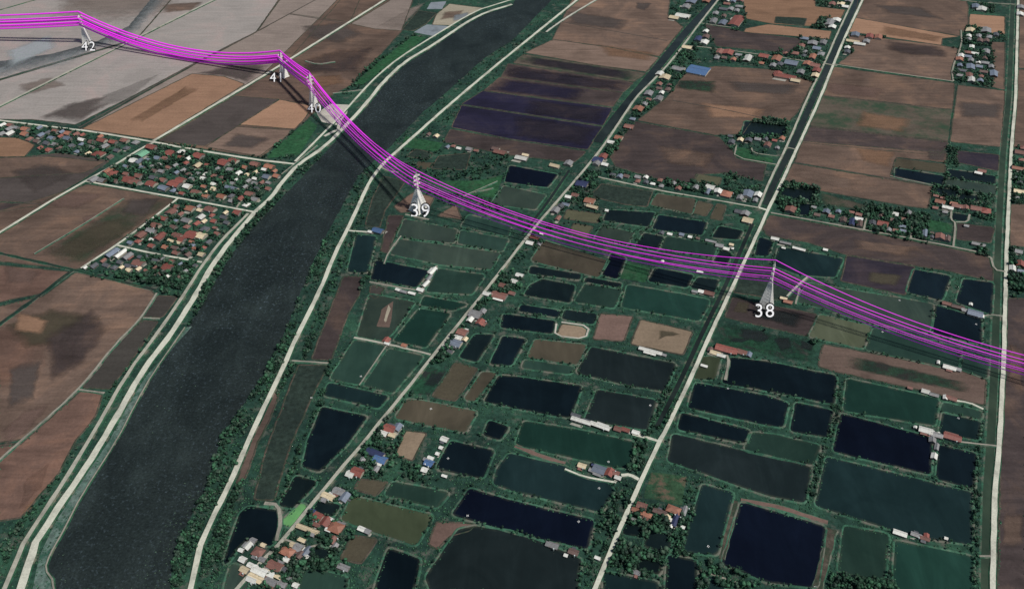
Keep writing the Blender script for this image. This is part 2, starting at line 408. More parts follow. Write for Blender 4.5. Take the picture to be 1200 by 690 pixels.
# east bank, upper: long ploughed strips
fld('brown', 700,0, 792,0, 782,18, 800,32, 772,66, 720,56, 648,46, 658,26)
fld('brownlight', 648,47, 720,57, 771,68, 757,84, 690,75, 616,62)
pat('dark', 745,3, 765,4, 756,13, 745,11)
fld('browngreen', 614,64, 690,76, 756,86, 742,96, 602,74)
pat('purple', 612,65, 690,76, 750,86, 744,95, 680,86, 606,73)
pat('purple', 596,76, 741,98, 731,107, 590,89)
fld('purplebrown', 596,75, 742,97, 730,108, 588,90)
pat('purple', 590,80, 680,90, 725,103, 715,106, 588,90)
fld('purplebrown', 586,91, 729,109, 718,125, 568,106)
pat('darkpurple', 586,92, 690,105, 680,119, 569,106)
fld('darkpurple', 566,107, 717,127, 706,147, 542,122)
pat('purple', 620,116, 716,128, 706,146, 610,133)
fld('darkpurple', 541,124, 705,149, 688,175, 600,163, 530,149)
pat('purple', 600,135, 704,150, 690,172, 600,160)
fld('purplebrown', 528,152, 600,165, 686,178, 672,190, 600,182, 520,166)
# between the two canal roads
fld('orangebrown', 862,0, 950,0, 955,8, 990,12, 984,23, 960,20, 955,31, 905,28, 875,22)
fld('wetdark', 910,20, 945,22, 942,30, 908,27)
fld('orange', 874,34, 900,29, 974,37, 971,46, 940,43, 900,40, 872,38)
fld('purplebrown', 826,28, 872,38, 938,46, 934,55, 924,62, 840,54)
fld('brown', 802,88, 838,78, 905,82, 952,96, 935,130, 922,145, 905,140, 880,142, 870,157, 838,158, 748,141, 778,118, 788,108)
pat('wet', 790,93, 840,95, 838,110, 790,104)
fld('purplebrown', 745,143, 842,161, 858,178, 862,186, 897,193, 893,212, 852,202, 818,204, 808,216, 762,207, 722,195, 716,184, 735,155)
fld('olive', 817,204, 845,209, 842,217, 813,213)
# right of the second canal
fld('brown', 1014,0, 1116,0, 1134,8, 1134,28, 1124,42, 1003,21)
fld('orange', 1003,21, 1122,43, 1104,45, 1103,53, 994,37)
fld('brown', 992,40, 1040,46, 1104,54, 1122,57, 1114,95, 1030,84, 983,75, 1000,62)
pat('purplebrown', 1038,48, 1100,54, 1113,62, 1110,68, 1060,64, 1036,58)
fld('orange', 1137,17, 1177,20, 1177,40, 1160,40, 1136,29)
fld('brown', 1162,50, 1177,50, 1176,105, 1163,102, 1166,82)
fld('brown', 977,79, 1118,98, 1116,128, 961,111)
fld('browngreen', 961,112, 1116,129, 1112,165, 950,147)
fld('purplebrown', 949,149, 1111,167, 1100,182, 940,167)
fld('brown', 940,166, 1109,180, 1108,190, 1050,184, 1042,205, 1093,217, 932,190)
fld('brown', 1123,100, 1177,107, 1173,172, 1114,166)
fld('brown', 930,192, 1092,219, 1087,244, 1062,241, 960,223, 919,212)
pat('browngreen', 961,225, 1020,241, 1014,247, 962,240)
fld('olivebrown', 1050,186, 1107,193, 1107,202, 1047,196)
fld('purple', 1122,177, 1170,182, 1169,200, 1122,190)
fld('purplebrown', 1121,262, 1165,267, 1160,284, 1121,280)
fld('green', 1088,257, 1116,263, 1115,273, 1087,270)
fld('purplebrown', 903,253, 1012,272, 1115,292, 1158,301, 1163,317, 1163,329, 1112,317, 992,298, 945,283, 900,276, 894,268)
fld('purple', 993,300, 1071,313, 1060,345, 986,329)
fld('purplebrown', 859,349, 900,358, 956,368, 945,393, 905,384, 850,371)
pat('olivebrown', 864,352, 880,354, 876,368, 858,366)
pat('wet', 838,377, 895,387, 945,398, 960,408, 956,427, 900,417, 832,403)
fld('wetdark', 866,312, 900,312, 943,330, 930,353, 860,342)
fld('bank', 965,404, 1120,433, 1155,445, 1152,474, 1113,464, 1060,452, 988,437, 960,429)
pat('wet', 990,416, 1010,419, 1135,448, 1138,461, 1088,452, 990,431)
fld('grass', 763,553, 805,558, 800,592, 754,583)
fld('brown', 1197,0, 1200,0, 1200,80, 1194,80)
fld('brown', 1193,82, 1200,82, 1200,172, 1188,172)
fld('brown', 1185,240, 1200,242, 1200,290, 1184,288)
fld('purplebrown', 1181,350, 1200,352, 1200,690, 1169,690, 1174,520, 1180,420)
# middle plots
fld('wetdark', 450,207, 474,213, 450,247, 444,266, 429,264, 436,235)
fld('brown', 462,242, 485,226, 508,232, 500,246, 470,249)
fld('brown', 513,253, 534,240, 540,257)
fld('purplebrown', 456,253, 472,253, 460,279, 454,296, 447,294)
fld('purplebrown', 403,324, 424,325, 420,345, 406,370, 387,421, 366,420)
fld('wetdark', 350,428, 382,429, 362,470, 340,520, 320,585, 299,584, 312,530)
fld('olivebrown', 534,425, 559,432, 533,469, 507,464)
fld('wet', 500,430, 524,434, 504,463, 480,460)
fld('tan', 476,505, 499,508, 483,539, 464,532)
fld('tan', 659,380, 689,384, 684,396, 652,393)
fld('pink', 704,368, 741,371, 730,399, 696,397)
fld('tan', 751,375, 811,389, 800,415, 740,403)
fld('green', 735,307, 763,313, 756,331, 727,326)
fld('wetdark', 515,183, 551,180, 545,199, 506,197)
fld('olivebrown', 490,190, 508,192, 500,198, 489,196)
fld('wetdark', 487,175, 507,180, 500,187, 477,183)
fld('olivebrown', 413,628, 441,632, 423,659, 400,654)
fld('olivebrown', 422,562, 454,565, 440,580, 416,572)
fld('pink', 512,612, 556,614, 550,621, 527,627, 512,642, 503,637)
fld('olivebrown', 819,236, 835,240, 826,253, 811,249)
fld('olivebrown', 841,239, 850,241, 845,258, 833,256)
fld('olive', 665,246, 704,251, 699,261, 661,256)
fld('olive', 673,262, 694,266, 687,279, 668,272)
fld('wetdark', 705,216, 764,225, 757,242, 731,239, 692,230)
fld('olivedark', 435,335, 450,338, 440,350, 434,345)
fld('green', 475,160, 520,168, 512,178, 470,172)
fld('green', 470,212, 560,212, 590,205, 580,232, 520,226)
fld('green', 322,174, 362,140, 372,148, 350,182, 312,186)
fld('green', 440,76, 484,42, 500,44, 470,66, 425,100, 415,98)
pat('mud', 868,384, 896,388, 905,398, 890,402, 866,396)
pat('mud', 905,396, 925,395, 930,408, 915,412)
pat('mud', 880,358, 945,368, 935,385, 885,372)
pat('olivebrown', 1, 380, 60, 360, 120, 370, 100, 400, 30, 410)
pat('purplebrown', 50,395, 110,360, 130,385, 95,430, 60,450)
pat('dark', 10,430, 50,420, 40,470, 8,480)
pat('orange', 20,365, 60,375, 50,392, 15,388)
pat('pink', 1,505, 30,480, 60,470, 40,500, 5,525)
pat('pink', 5,310, 50,318, 40,334, 5,332)
pat('pink', 35,240, 80,224, 130,226, 90,246)
pat('pink', 95,255, 115,250, 110,260, 98,262)
pat('dark', 150,232, 190,232, 170,255, 140,250)
pat('dark', 10,200, 60,190, 90,205, 40,228)
pat('olivebrown', 110,262, 150,252, 160,268, 90,305, 60,296)
pat('orangebrown', 1034,30, 1110,44, 1100,50, 1030,40)
pat('dark', 1020,5, 1080,8, 1110,24, 1040,16)
pat('orangebrown', 1010,130, 1070,140, 1060,156, 1000,148)
pat('pink', 960,95, 1040,104, 1030,116, 970,110)
pat('dark', 1085,172, 1112,176, 1108,190, 1088,188)
pat('orangebrown', 1000,172, 1050,178, 1042,196, 1010,190)
pat('brownlight', 930,196, 1010,212, 1000,225, 925,206)
pat('dark', 1122,118, 1176,122, 1174,140, 1124,138)
pat('orange', 820,120, 900,128, 890,140, 830,138)
pat('dark', 850,95, 940,100, 930,112, 860,108)
pat('brown', 770,170, 840,180, 830,198, 780,192)
pat('dark', 660,12, 740,24, 730,36, 665,28)
pat('orangebrown', 700,52, 770,62, 762,72, 710,66)
pat('brown', 1000,280, 1080,290, 1060,300, 1000,292)
pat('olivebrown', 1020,318, 1060,322, 1050,336, 1015,330)
pat('dark', 350,30, 400,26, 430,40, 400,52, 360,46)
pat('orangebrown', 350,90, 400,88, 405,98, 370,105)
pat('grey', 120,112, 190,85, 150,118, 100,130)
pat('greyblue', 5,60, 60,40, 70,55, 10,80)
pat('brown', 190,5, 240,2, 230,12, 190,16)
pat('olivebrown', 773,386, 800,391, 790,394, 780,394, 770,399)
pat('greybrown', 480,10, 500,2, 470,34, 440,32)
pat('red', 30,560, 60,540, 50,570, 20,600)
pat('brown', 1182,400, 1199,410, 1199,460, 1180,450)
pat('brown', 1176,600, 1199,600, 1199,640, 1172,640)
pat('brownlight', 520,14, 545,12, 540,20, 515,24)
pat('slab', 530,18, 550,14, 548,22, 530,26)
pat('mud', 938,398, 955,404, 952,412, 938,408)
pat('mud', 505,435, 520,438, 510,455, 495,452)
pat('mud', 860,395, 880,398, 870,402, 852,400)
fld('bank', 318,462, 326,460, 316,490, 300,520, 292,545, 286,560, 278,566, 290,530, 305,495)
pat('greybrown', 20,100, 60,90, 80,100, 30,112)
fld('green', 864,173, 878,174, 881,182, 906,186, 905,191, 862,184)
LITE = ('sand', 'slab', 'green', 'wet', 'grass', 'yard')
def soft_patch(pts, key):
    LAYER[0] += 1; w = organic(pts, seed=LAYER[0], jit=2.0, step=9); n = len(w)
    ar = abs(sum(w[i].x*w[(i+1) % n].y-w[(i+1) % n].x*w[i].y for i in range(n)))/2
    D = min(30, .15*math.sqrt(ar)); c0 = sum(w, Vector((0, 0)))/n; inner = [c0+(p-c0)*.62 for p in w]; outer = [c0+(p-c0)*1.1 for p in w]; z = .12+LAYER[0]*.0006
    v = [(p.x, p.y, z) for p in inner]+[(p.x, p.y, z) for p in outer]
    f = fill_faces(inner)+[(i, n+i, n+(i+1) % n, (i+1) % n) for i in range(n)]
    o = mobj('soil_patch', v, f, patch_mat(key)); a = o.data.attributes.new('edge', 'FLOAT', 'POINT'); a.data.foreach_set('value', [1.0]*n+[0.0]*n)
    o['kind'] = 'structure'
for k, p, soft in F:
    if soft: soft_patch(ext(p), k); fillmask(ext(p), 2); continue
    plot('field', p, SOIL[k], .10, None if k in LITE else ('bund', M_bund, .55, 2.6)); fillmask(ext(p), 2)

Pn = []   # ponds: (key, polygon, description or None)
def pnd(k, d, *xy): Pn.append((k, [(xy[i], xy[i+1]) for i in range(0, len(xy), 2)], d))
pnd('navy', None, 1050,198, 1105,207, 1104,217, 1050,208)
pnd('dk', None, 1112,199, 1165,207, 1165,215, 1112,208)
pnd('greygreen', None, 1110,210, 1165,218, 1165,228, 1107,218)
pnd('dk', None, 1097,220, 1122,224, 1121,231, 1097,227)
pnd('dk', None, 1125,227, 1146,231, 1145,236, 1123,233)
pnd('dk', None, 1117,250, 1134,253, 1132,259, 1115,257)
pnd('dk', None, 915,220, 957,224, 950,237, 915,231)
pnd('navy', None, 933,239, 949,240, 949,252, 936,251)
pnd('teal', None, 914,290, 986,304, 977,324, 935,321, 908,311)
pnd('navy', None, 1072,317, 1112,324, 1102,351, 1064,342)
pnd('navy', None, 1130,328, 1162,332, 1160,367, 1122,354)
pnd('navy', 'the navy pond below the rightmost wires', 1098,359, 1148,374, 1148,402, 1093,390)
pnd('greygreen', None, 948,333, 1058,351, 1092,357, 1089,389, 1020,378, 962,360, 934,353)
pnd('olivep', 'the pale olive pond below the wires', 962,370, 1019,383, 1010,407, 950,394)
pnd('greenp', None, 1025,386, 1124,408, 1122,430, 1100,428, 1016,409)
pnd('greenp', None, 1128,418, 1157,422, 1154,442, 1127,432)
pnd('navy', 'the long navy pond below the weedy wetland', 857,420, 900,425, 978,441, 976,472, 900,457, 848,448)
pnd('deepgreen', 'the deep green pond under the long brown bank', 994,445, 1098,468, 1093,497, 990,480)
pnd('greenp', None, 1107,473, 1149,483, 1147,490, 1104,481)
pnd('teal', None, 1106,485, 1147,495, 1145,514, 1102,506)
pnd('navy', 'the long navy pond by the canal road', 816,450, 900,465, 922,473, 915,499, 900,497, 808,477)
pnd('navy', 'the square navy pond, right side', 934,473, 974,482, 968,511, 928,504)
pnd('navy', 'the narrow navy pond right of the canal road', 800,485, 877,505, 872,518, 796,502)
pnd('navydeep', 'the wide blue-black pond with corner shed', 987,486, 1091,514, 1088,554, 978,528)
pnd('navy', 'the upright navy pond near the right road', 1102,523, 1142,532, 1139,571, 1099,560)
pnd('greenp', 'the slim green pond above the grey pond', 882,508, 910,511, 959,523, 951,543, 874,527)
pnd('teal', 'the biggest teal pond at the lower right', 970,537, 1137,578, 1136,636, 1060,624, 957,591)
pnd('greydark', 'the long grey pond by the canal road', 790,510, 873,530, 949,548, 941,587, 900,579, 850,562, 784,539)
pnd('navydeep', 'the square blue-black lower right pond', 870,590, 965,618, 955,686, 900,680, 848,660)
pnd('teal', 'the upright teal pond beside the farm', 824,569, 857,578, 838,648, 801,644)
pnd('navy', 'the bottom edge navy pond below the farm', 784,652, 814,658, 812,690, 778,690)
pnd('dk', 'the small dark pond behind the farm', 762,622, 785,628, 782,646, 756,639)
pnd('dk', None, 736,615, 754,618, 750,627, 731,624)
pnd('dk', None, 748,654, 774,659, 771,671, 746,666)
pnd('teal', None, 710,672, 769,683, 771,690, 704,690)
pnd('teal', None, 832,673, 905,690, 826,690)
pnd('greenp', 'the dull green pond at the bottom right', 991,618, 1039,627, 1033,680, 984,669)
pnd('deepgreen', 'the blue-green pond in the bottom right corner', 1051,635, 1137,653, 1137,690, 1046,690)
pnd('greygreen', None, 475,258, 534,270, 531,284, 467,277)
pnd('greenp', None, 541,271, 594,281, 587,294, 538,285)
pnd('greygreen', None, 466,281, 584,297, 574,315, 515,309, 459,297)
pnd('navy', None, 441,306, 501,318, 487,336, 436,327)
pnd('greenp', None, 514,316, 566,323, 552,344, 501,341)
pnd('deepgreen', None, 498,348, 546,357, 530,363, 494,357)
pnd('teal', None, 419,276, 439,278, 429,319, 409,318)
pnd('greygreen', None, 434,346, 484,355, 459,389, 449,398, 420,393)
pnd('deepgreen', None, 492,363, 526,368, 498,406, 463,399)
pnd('greenp', None, 416,400, 449,406, 420,449, 389,443)
pnd('greenp', None, 456,410, 494,418, 460,459, 428,451)
pnd('teal', 'the flat dark pond left of the village road', 386,450, 453,465, 443,477, 381,462)
pnd('navy', 'the long navy pond left of the village road', 378,478, 428,489, 405,520, 374,551, 356,546, 363,515)
pnd('dk', 'the slim dark pond left of the village road', 347,559, 369,565, 343,594, 329,591)
pnd('navy', 'the dark pond by the river road', 291,595, 325,599, 327,617, 317,638, 301,633, 288,631, 276,643, 264,660, 271,635, 283,602)
pnd('algae', None, 353,591, 361,597, 339,616, 332,611)
pnd('dk', None, 557,393, 577,393, 558,423, 540,418)
pnd('navy', None, 590,395, 615,398, 598,427, 576,426)
pnd('oliveb', None, 566,437, 580,438, 555,469, 546,467)
pnd('navy', 'the wide navy middle pond', 586,441, 600,442, 680,453, 667,488, 640,484, 569,470)
pnd('oliveb', None, 478,469, 495,471, 557,483, 544,505, 465,489)
pnd('navy', None, 574,494, 594,501, 585,514, 568,509)
pnd('navy', 'the square navy pond beside the white farm sheds', 529,518, 577,529, 564,559, 513,548)
pnd('teal', 'the big teal pond by the pier house', 597,533, 662,548, 682,560, 712,568, 717,575, 703,598, 600,573, 580,566, 584,550)
pnd('deepgreen', 'the green pond below the long white shed', 615,495, 672,504, 741,519, 737,547, 715,545, 690,539, 606,520)
pnd('greydark', 'the dark pond above the long white shed', 701,458, 767,470, 757,502, 687,491)
pnd('greydark', None, 694,408, 790,427, 777,457, 740,451, 677,436)
pnd('oliveb', None, 628,399, 685,405, 675,426, 620,418)
pnd('greenp', None, 616,423, 671,431, 667,437, 613,430)
pnd('dk', None, 663,364, 698,369, 694,379, 660,373)
pnd('navy', None, 612,358, 655,365, 653,371, 609,364)
pnd('navy', None, 591,369, 649,377, 646,390, 588,383)
pnd('dk', None, 636,328, 672,335, 667,354, 616,345, 622,335)
pnd('greenp', None, 687,333, 727,340, 718,360, 675,353)
pnd('deepgreen', None, 737,335, 800,346, 829,352, 827,360, 817,375, 730,359)
pnd('dk', None, 623,313, 679,322, 678,327, 621,320)
pnd('dk', None, 688,326, 727,333, 725,337, 686,331)
pnd('oliveb', None, 638,283, 711,306, 700,324, 624,305)
pnd('navydeep', None, 717,298, 732,303, 722,326, 707,322)
pnd('navy', None, 769,315, 811,323, 804,336, 761,329)
pnd('dk', None, 819,326, 841,329, 835,342, 811,337)
pnd('oliveb', None, 771,228, 814,234, 809,250, 764,240)
pnd('dk', None, 713,247, 766,250, 759,265, 708,258)
pnd('navy', None, 773,253, 827,261, 821,275, 766,268)
pnd('dk', None, 844,266, 869,271, 864,280, 836,278)
pnd('greygreen', None, 706,266, 741,273, 734,286, 698,279)
pnd('dk', None, 756,274, 776,278, 769,293, 746,289)
pnd('greenp', None, 782,278, 839,288, 834,301, 776,291)
pnd('dk', None, 846,294, 856,297, 850,311, 837,307)
pnd('navy', None, 891,279, 904,283, 899,299, 886,299)
pnd('navydeep', None, 598,195, 652,205, 641,219, 593,213)
pnd('greygreen', None, 591,219, 638,229, 626,245, 577,239)
pnd('greenp', None, 550,253, 597,266, 594,276, 542,265)
pnd('greenp', 'the small green pond above the olive pond', 461,566, 524,578, 511,593, 453,579)
pnd('oliveg', 'the long olive green pond by the village', 413,583, 505,605, 486,637, 402,608)
pnd('greenp', 'the bottom edge green pond by the village', 359,666, 404,678, 400,690, 352,685)
pnd('dk', None, 373,588, 397,593, 388,604, 368,597)
pnd('dk', None, 369,641, 387,646, 380,656, 366,651)
pnd('navy', 'the bottom edge navy pond by the village', 456,644, 490,656, 470,690, 418,690)
pnd('navydeep', 'the long blue-black pond, bottom middle', 551,574, 600,588, 694,611, 687,641, 600,621, 532,602)
pnd('greydark', 'the largest grey pond at the bottom edge', 538,622, 556,618, 600,625, 640,639, 679,656, 664,690, 530,690, 501,676)
pnd('greygreen', None, 272,662, 289,669, 279,690, 246,690)
pnd('dk', None, 874,143, 922,148, 918,161, 870,159)
pnd('oliveg', None, 820,420, 843,418, 836,443, 815,443)
F2 = [('bank', (448,362, 461,353, 457,384, 441,383)), ('sandpit', (455,357, 458,362, 452,378, 450,376))]
TREEROWS = []
for k, p, d in Pn:
    o = plot('pond', p, WATER[k], .28, ('dike', M_bank, 1.0, 3.1), (d[4:] if d else None)); fillmask(ext(p), 1)
for key, q in F2:
    o = plot('mud_bank', [(q[i], q[i+1]) for i in range(0, len(q), 2)], SOIL[key], .42)
# river
RIV = [(385,175),(350,212),(330,232),(300,264),(275,294),(252,330),(240,354),(222,380),(180,437),(160,472),(138,517),(95,582),(75,622),(60,650),(54,667),(64,680),(66,760),
       (199,760),(200,690),(203,657),(215,620),(240,575),(260,515),(275,489),(298,455),(307,444),(330,399),(352,344),(372,297),(387,267),(405,234),(420,207),(440,187),
       (460,170),(495,132),(525,107),(550,84),(570,67),(600,48),(645,2),(690,-60),(640,-60),(600,7),(570,16),(545,30),(512,53),(475,76),(452,98),(434,121),(416,141)]
def sheet(name, pts, mat, z, jit=1.2):
    LAYER[0] += 1; w = organic(pts, jit=jit, seed=LAYER[0]); 
    o = mobj(name, [(p.x, p.y, z+LAYER[0]*.0006) for p in w], fill_faces(w), mat)
    if o.data.polygons[0].normal.z < 0: o.data.flip_normals()
    o["kind"] = 'structure'; return o
sheet('river', RIV, WATER['river'], .2); fillmask(RIV, 1)
REV = [(226,382),(205,405),(172,440),(150,475),(128,517),(84,582),(63,616),(47,650),(36,700),(32,760),(66,760),(64,680),(54,667),(60,650),(75,622),(95,582),(138,517),(160,472),(180,437),(218,384)]
sheet('river_bank', REV, M_revet, .35, .4)
# canals
def ribbon(name, pts, width, mat, z=.5, side=None, sw=1.6, kind='structure', label=None, mask=3, jit=0.0, extend=True, step=14.0):
    w = [W(*p).xy for p in pts]
    if extend:
        for e, q in ((0, 1), (-1, -2)):
            x, y = pts[e]
            if x <= 1 or x >= 1199 or y <= 1 or y >= 689: w[e] = w[e]+(w[e]-w[q]).normalized()*(260 if y > 300 else 500)
    c = [w[0]]                               # gentle smoothing (one corner-cutting pass)
    for i in range(1, len(w)-1): c += [w[i]+(w[i-1]-w[i])*.22, w[i]+(w[i+1]-w[i])*.22]
    c.append(w[-1]); g = random.Random(len(pts)*7+int(width*10)); r = []
    for a, b in zip(c, c[1:]):
        k = max(1, int((b-a).length/step)); r += [a+(b-a)*(j/k) for j in range(k)]
    r.append(c[-1]); v = []; f = []; fm = []; n = len(r); LAYER[0] += 1; zz = z+LAYER[0]*.0006
    for i, p in enumerate(r):
        t = (r[min(i+1, n-1)]-r[max(i-1, 0)]).normalized(); nn = Vector((-t.y, t.x))
        hl = width/2*(1+g.uniform(-jit, jit)); hr = width/2*(1+g.uniform(-jit, jit))
        sl = sw*g.uniform(.8, 1.5)
        for d, h in ((hl+sl, -.1 if side else zz), (hl, zz), (-hr, zz), (-hr-sl, -.1 if side else zz)):
            q = p+nn*d; v.append((q.x, q.y, h))
    for i in range(n-1):
        for k in ((0, 1, 2) if side else (1,)):
            a = i*4+k; f.append((a, a+4, a+5, a+1)); fm.append(0 if k == 1 else 1)
    o = mobj(name, v, f, [mat, side or mat], None, fm); tag(o, label, kind=kind)
    if o.data.polygons[len(o.data.polygons)//2].normal.z < 0: o.data.flip_normals()
    hw = width/2+1.5
    for a, b in zip(w, w[1:]):
        t = (b-a).normalized(); nn = Vector((-t.y, t.x))*hw
        fillmask([P(*(q)) for q in (a+nn, b+nn, b-nn, a-nn)], mask)
    return o
ribbon('canal', [(839,0),(815,25),(794,50),(760,92),(733,124),(716,146),(700,167)], 19, WATER['canal'], .25, M_verge, 3, mask=1)
ribbon('canal', [(1005,0),(988,36),(972,74),(953,116),(928,172),(908,212),(896,240)], 12.5, WATER['canalmid'], .25, M_verge, 2.5, mask=1)
ribbon('canal', [(882,262),(863,305),(847,342),(822,392),(798,445),(770,500)], 6, WATER['canal'], .25, M_verge, 2.5, mask=1)
ribbon('canal', [(1187,0),(1184,75),(1182,118),(1176,172),(1172,234),(1169,300),(1168,344),(1166,419),(1161,517),(1156,592),(1155,690)], 9.5, WATER['canalg'], .22, M_bank, 2.5, mask=1)
ribbon('canal', [(667,200),(640,240),(612,275)], 5, WATER['canal'], .22, M_verge, 2, mask=1)
# roads
RD = [
 ('road', [(600,0),(569,9),(546,20),(520,36),(492,53),(466,70),(444,88),(428,104),(412,122),(394,142),(364,172),(346,190)], 4.5, M_road),
 ('road', [(600,6),(570,15),(548,26),(510,52),(473,74),(449,97),(431,120),(413,140),(382,172),(350,193),(330,215),(318,232),(299,249)], 7.5, M_road),
 ('road', [(291,251),(260,282),(237,312),(217,344),(185,391),(150,437),(108,511),(75,565),(47,607),(22,647),(5,690)], 5.0, M_road2),
 ('road', [(299,249),(270,283),(248,313),(231,344),(203,389),(168,434),(121,517),(93,560),(62,605),(37,645),(24,690)], 8.0, M_road),
 ('revetment_wall', [(217,384),(180,437),(160,472),(137,517),(95,582),(75,622),(59,650),(53,667),(64,682),(65,690)], 1.8, M_path),
 ('road', [(677,0),(600,62),(535,116),(472,172),(447,194),(433,214),(425,231),(410,264),(392,299),(374,344),(347,397),(332,432),(315,467),(291,517),(270,567),(248,610),(231,648),(223,690)], 6.0, M_road),
 ('road', [(842,0),(822,25),(800,55),(780,80),(760,100),(745,115),(727,142),(707,172),(687,197),(655,234),(625,269),(600,301),(567,344),(540,377),(508,417),(475,459),(450,489),(428,517),(395,555),(365,592),(333,632),(300,665),(278,690)], 4.4, M_road2),
 ('road', [(1011,0),(995,33),(977,75),(960,118),(935,172),(917,212),(900,246),(885,280),(855,344),(830,397),(808,447),(780,505),(772,519),(750,567),(725,622),(697,690)], 5.0, M_road),
 ('road', [(1000,0),(982,38),(967,73),(947,113),(922,172),(902,212),(889,244)], 3.8, M_road2),
 ('road', [(1193,0),(1191,75),(1190,118),(1185,172),(1182,234),(1179,300),(1178,344),(1176,419),(1171,517),(1164,592),(1163,690)], 5.4, M_road),
 ('lane', [(800,54),(835,57),(900,66),(970,76)], 3.4, M_path), ('lane', [(977,76),(1030,84),(1117,96)], 3.0, M_path),
 ('lane', [(822,28),(857,33)], 3.0, M_path), ('lane', [(1117,0),(1138,3),(1190,6)], 3.2, M_path),
 ('lane', [(1126,36),(1127,53),(1115,82),(1117,96)], 3.0, M_path),
 ('lane', [(700,208),(772,224),(820,232),(888,244)], 3.4, M_road2), ('lane', [(889,244),(899,247)], 4.5, M_road),
 ('lane', [(903,250),(1012,270),(1067,280),(1117,290),(1160,299),(1165,317),(1178,319)], 3.4, M_path),
 ('lane', [(1012,270),(1015,256)], 3, M_path), ('lane', [(1117,290),(1120,262),(1114,258),(1115,246)], 3, M_path),
 ('lane', [(1120,261),(1134,261),(1136,252)], 3, M_path), ('lane', [(1067,280),(1069,264)], 3, M_path),
 ('lane', [(0,12),(42,0)], 4.0, M_path), ('lane', [(0,125),(160,45),(252,0)], 6.0, M_road2),
 ('lane', [(180,166),(300,95),(340,70),(452,0)], 6.5, M_road),
 ('lane', [(0,142),(82,151),(180,167),(215,174),(300,188),(345,193)], 5.0, M_road),
 ('lane', [(182,167),(167,174),(135,194),(100,213),(50,242),(0,273)], 5.0, M_road),
 ('lane', [(100,213),(205,232),(297,249)], 4.2, M_road),
 ('lane', [(209,233),(172,262),(137,288),(95,315)], 4.0, M_road), ('lane', [(137,288),(180,298),(237,308)], 4.0, M_road),
 ('lane', [(277,245),(281,238)], 3.5, M_path),
 ('dirt_path', [(184,344),(165,374),(135,404),(93,457),(25,517),(0,539)], 3.0, M_path), ('dirt_path', [(93,457),(123,461)], 3.0, M_path),
 ('dirt_path', [(168,373),(188,374)], 2.0, M_path),
 ('dirt_path', [(409,271),(435,273)], 3.4, M_road), ('dirt_path', [(341,423),(385,426)], 2.6, M_path),
 ('dirt_path', [(415,396),(455,404),(505,416)], 3.4, M_road2), ('dirt_path', [(454,404),(421,452)], 1.8, M_path),
 ('dirt_path', [(1150,372),(1160,369),(1176,371)], 2.6, M_path), ('dirt_path', [(1112,469),(1135,472),(1152,480)], 2.8, M_road),
 ('dirt_path', [(1123,518),(1168,523)], 2.2, M_path), ('dirt_path', [(728,557),(738,556),(751,563)], 4.4, M_road),
 ('dirt_path', [(741,509),(757,513),(771,517)], 3.6, M_road), ('dirt_path', [(662,550),(684,559),(722,566)], 2.6, M_road),
 ('dirt_path', [(829,415),(842,418),(855,417),(850,446)], 3.6, M_path), ('dirt_path', [(1147,652),(1163,652)], 2.4, M_path),
 ('dirt_path', [(542,231),(560,223),(583,213)], 1.6, M_path), ('dirt_path', [(556,226),(578,221)], 1.3, M_path),  # pale streaks of a flattened lattice tower, laid as path ribbons
 ('dirt_path', [(358,72),(372,76),(393,73)], 2.6, M_path), ('dirt_path', [(390,110),(425,106)], 2.6, M_path),  # first ribbon stands for the streak of a flattened lattice tower
 ('dirt_path', [(922,348),(936,334),(946,325)], 3.0, M_road2), ('dirt_path', [(932,357),(937,338)], 2.2, M_path),  # lattice tower lying flat, drawn here as pale tracks
 ('dirt_path', [(145,233),(95,265),(40,298)], 1.3, M_path), ('dirt_path', [(445,196),(455,201),(467,203)], 4, M_path),
 ('dirt_path', [(1043,207),(1095,218)], 1.6, M_path), ('lane', [(863,171),(860,185),(912,194)], 2.6, M_path), ('lane', [(880,172),(882,180),(911,184)], 2.4, M_path), ('lane', [(965,75),(981,78)], 3.4, M_path), ('lane', [(920,173),(933,176)], 3.0, M_path), ('dirt_path', [(470,277),(455,297),(450,310)], 2, M_path), ('dirt_path', [(433,331),(470,338),(497,342),(512,312)], 3.0, M_path), ('lane', [(333,632),(360,642),(370,640)], 2.4, M_path), ('dirt_path', [(652,380),(650,394),(686,398),(691,383),(658,378)], 2.6, M_sand),
 ('dirt_path', [(830,672),(866,684)], 2, M_path), ('dirt_path', [(475,252),(503,258)], 3, M_path),
 ('dirt_path', [(862,587),(846,655)], 6.5, M_bund), ('dirt_path', [(975,620),(958,690)], 9, M_bund),
 ('dirt_path', [(372,171),(330,205)], 2, M_path), ('dirt_path', [(388,128),(401,150),(380,160)], 6, M_sand),
 ('dirt_path', [(310,590),(326,592),(330,612),(324,634)], 4, M_path), ('dirt_path', [(868,586),(905,592),(970,612)], 5.5, SOIL['pink']),
 ('dirt_path', [(604,522),(635,535),(662,544)], 5.5, SOIL['pink']),
 ('sand_bar', [(697,1),(675,14),(655,27),(640,38)], 5, M_sand),
]
for nm, pts, wd, m in RD:
    dirt = nm in ('dirt_path', 'sand_bar')
    ribbon(nm, pts, wd, m, 1.32 if not dirt else (.6 if wd > 4 else 1.25), M_verge if not dirt else M_bank, 1.5, jit=.14 if not dirt else .25, step=9 if dirt else 14)
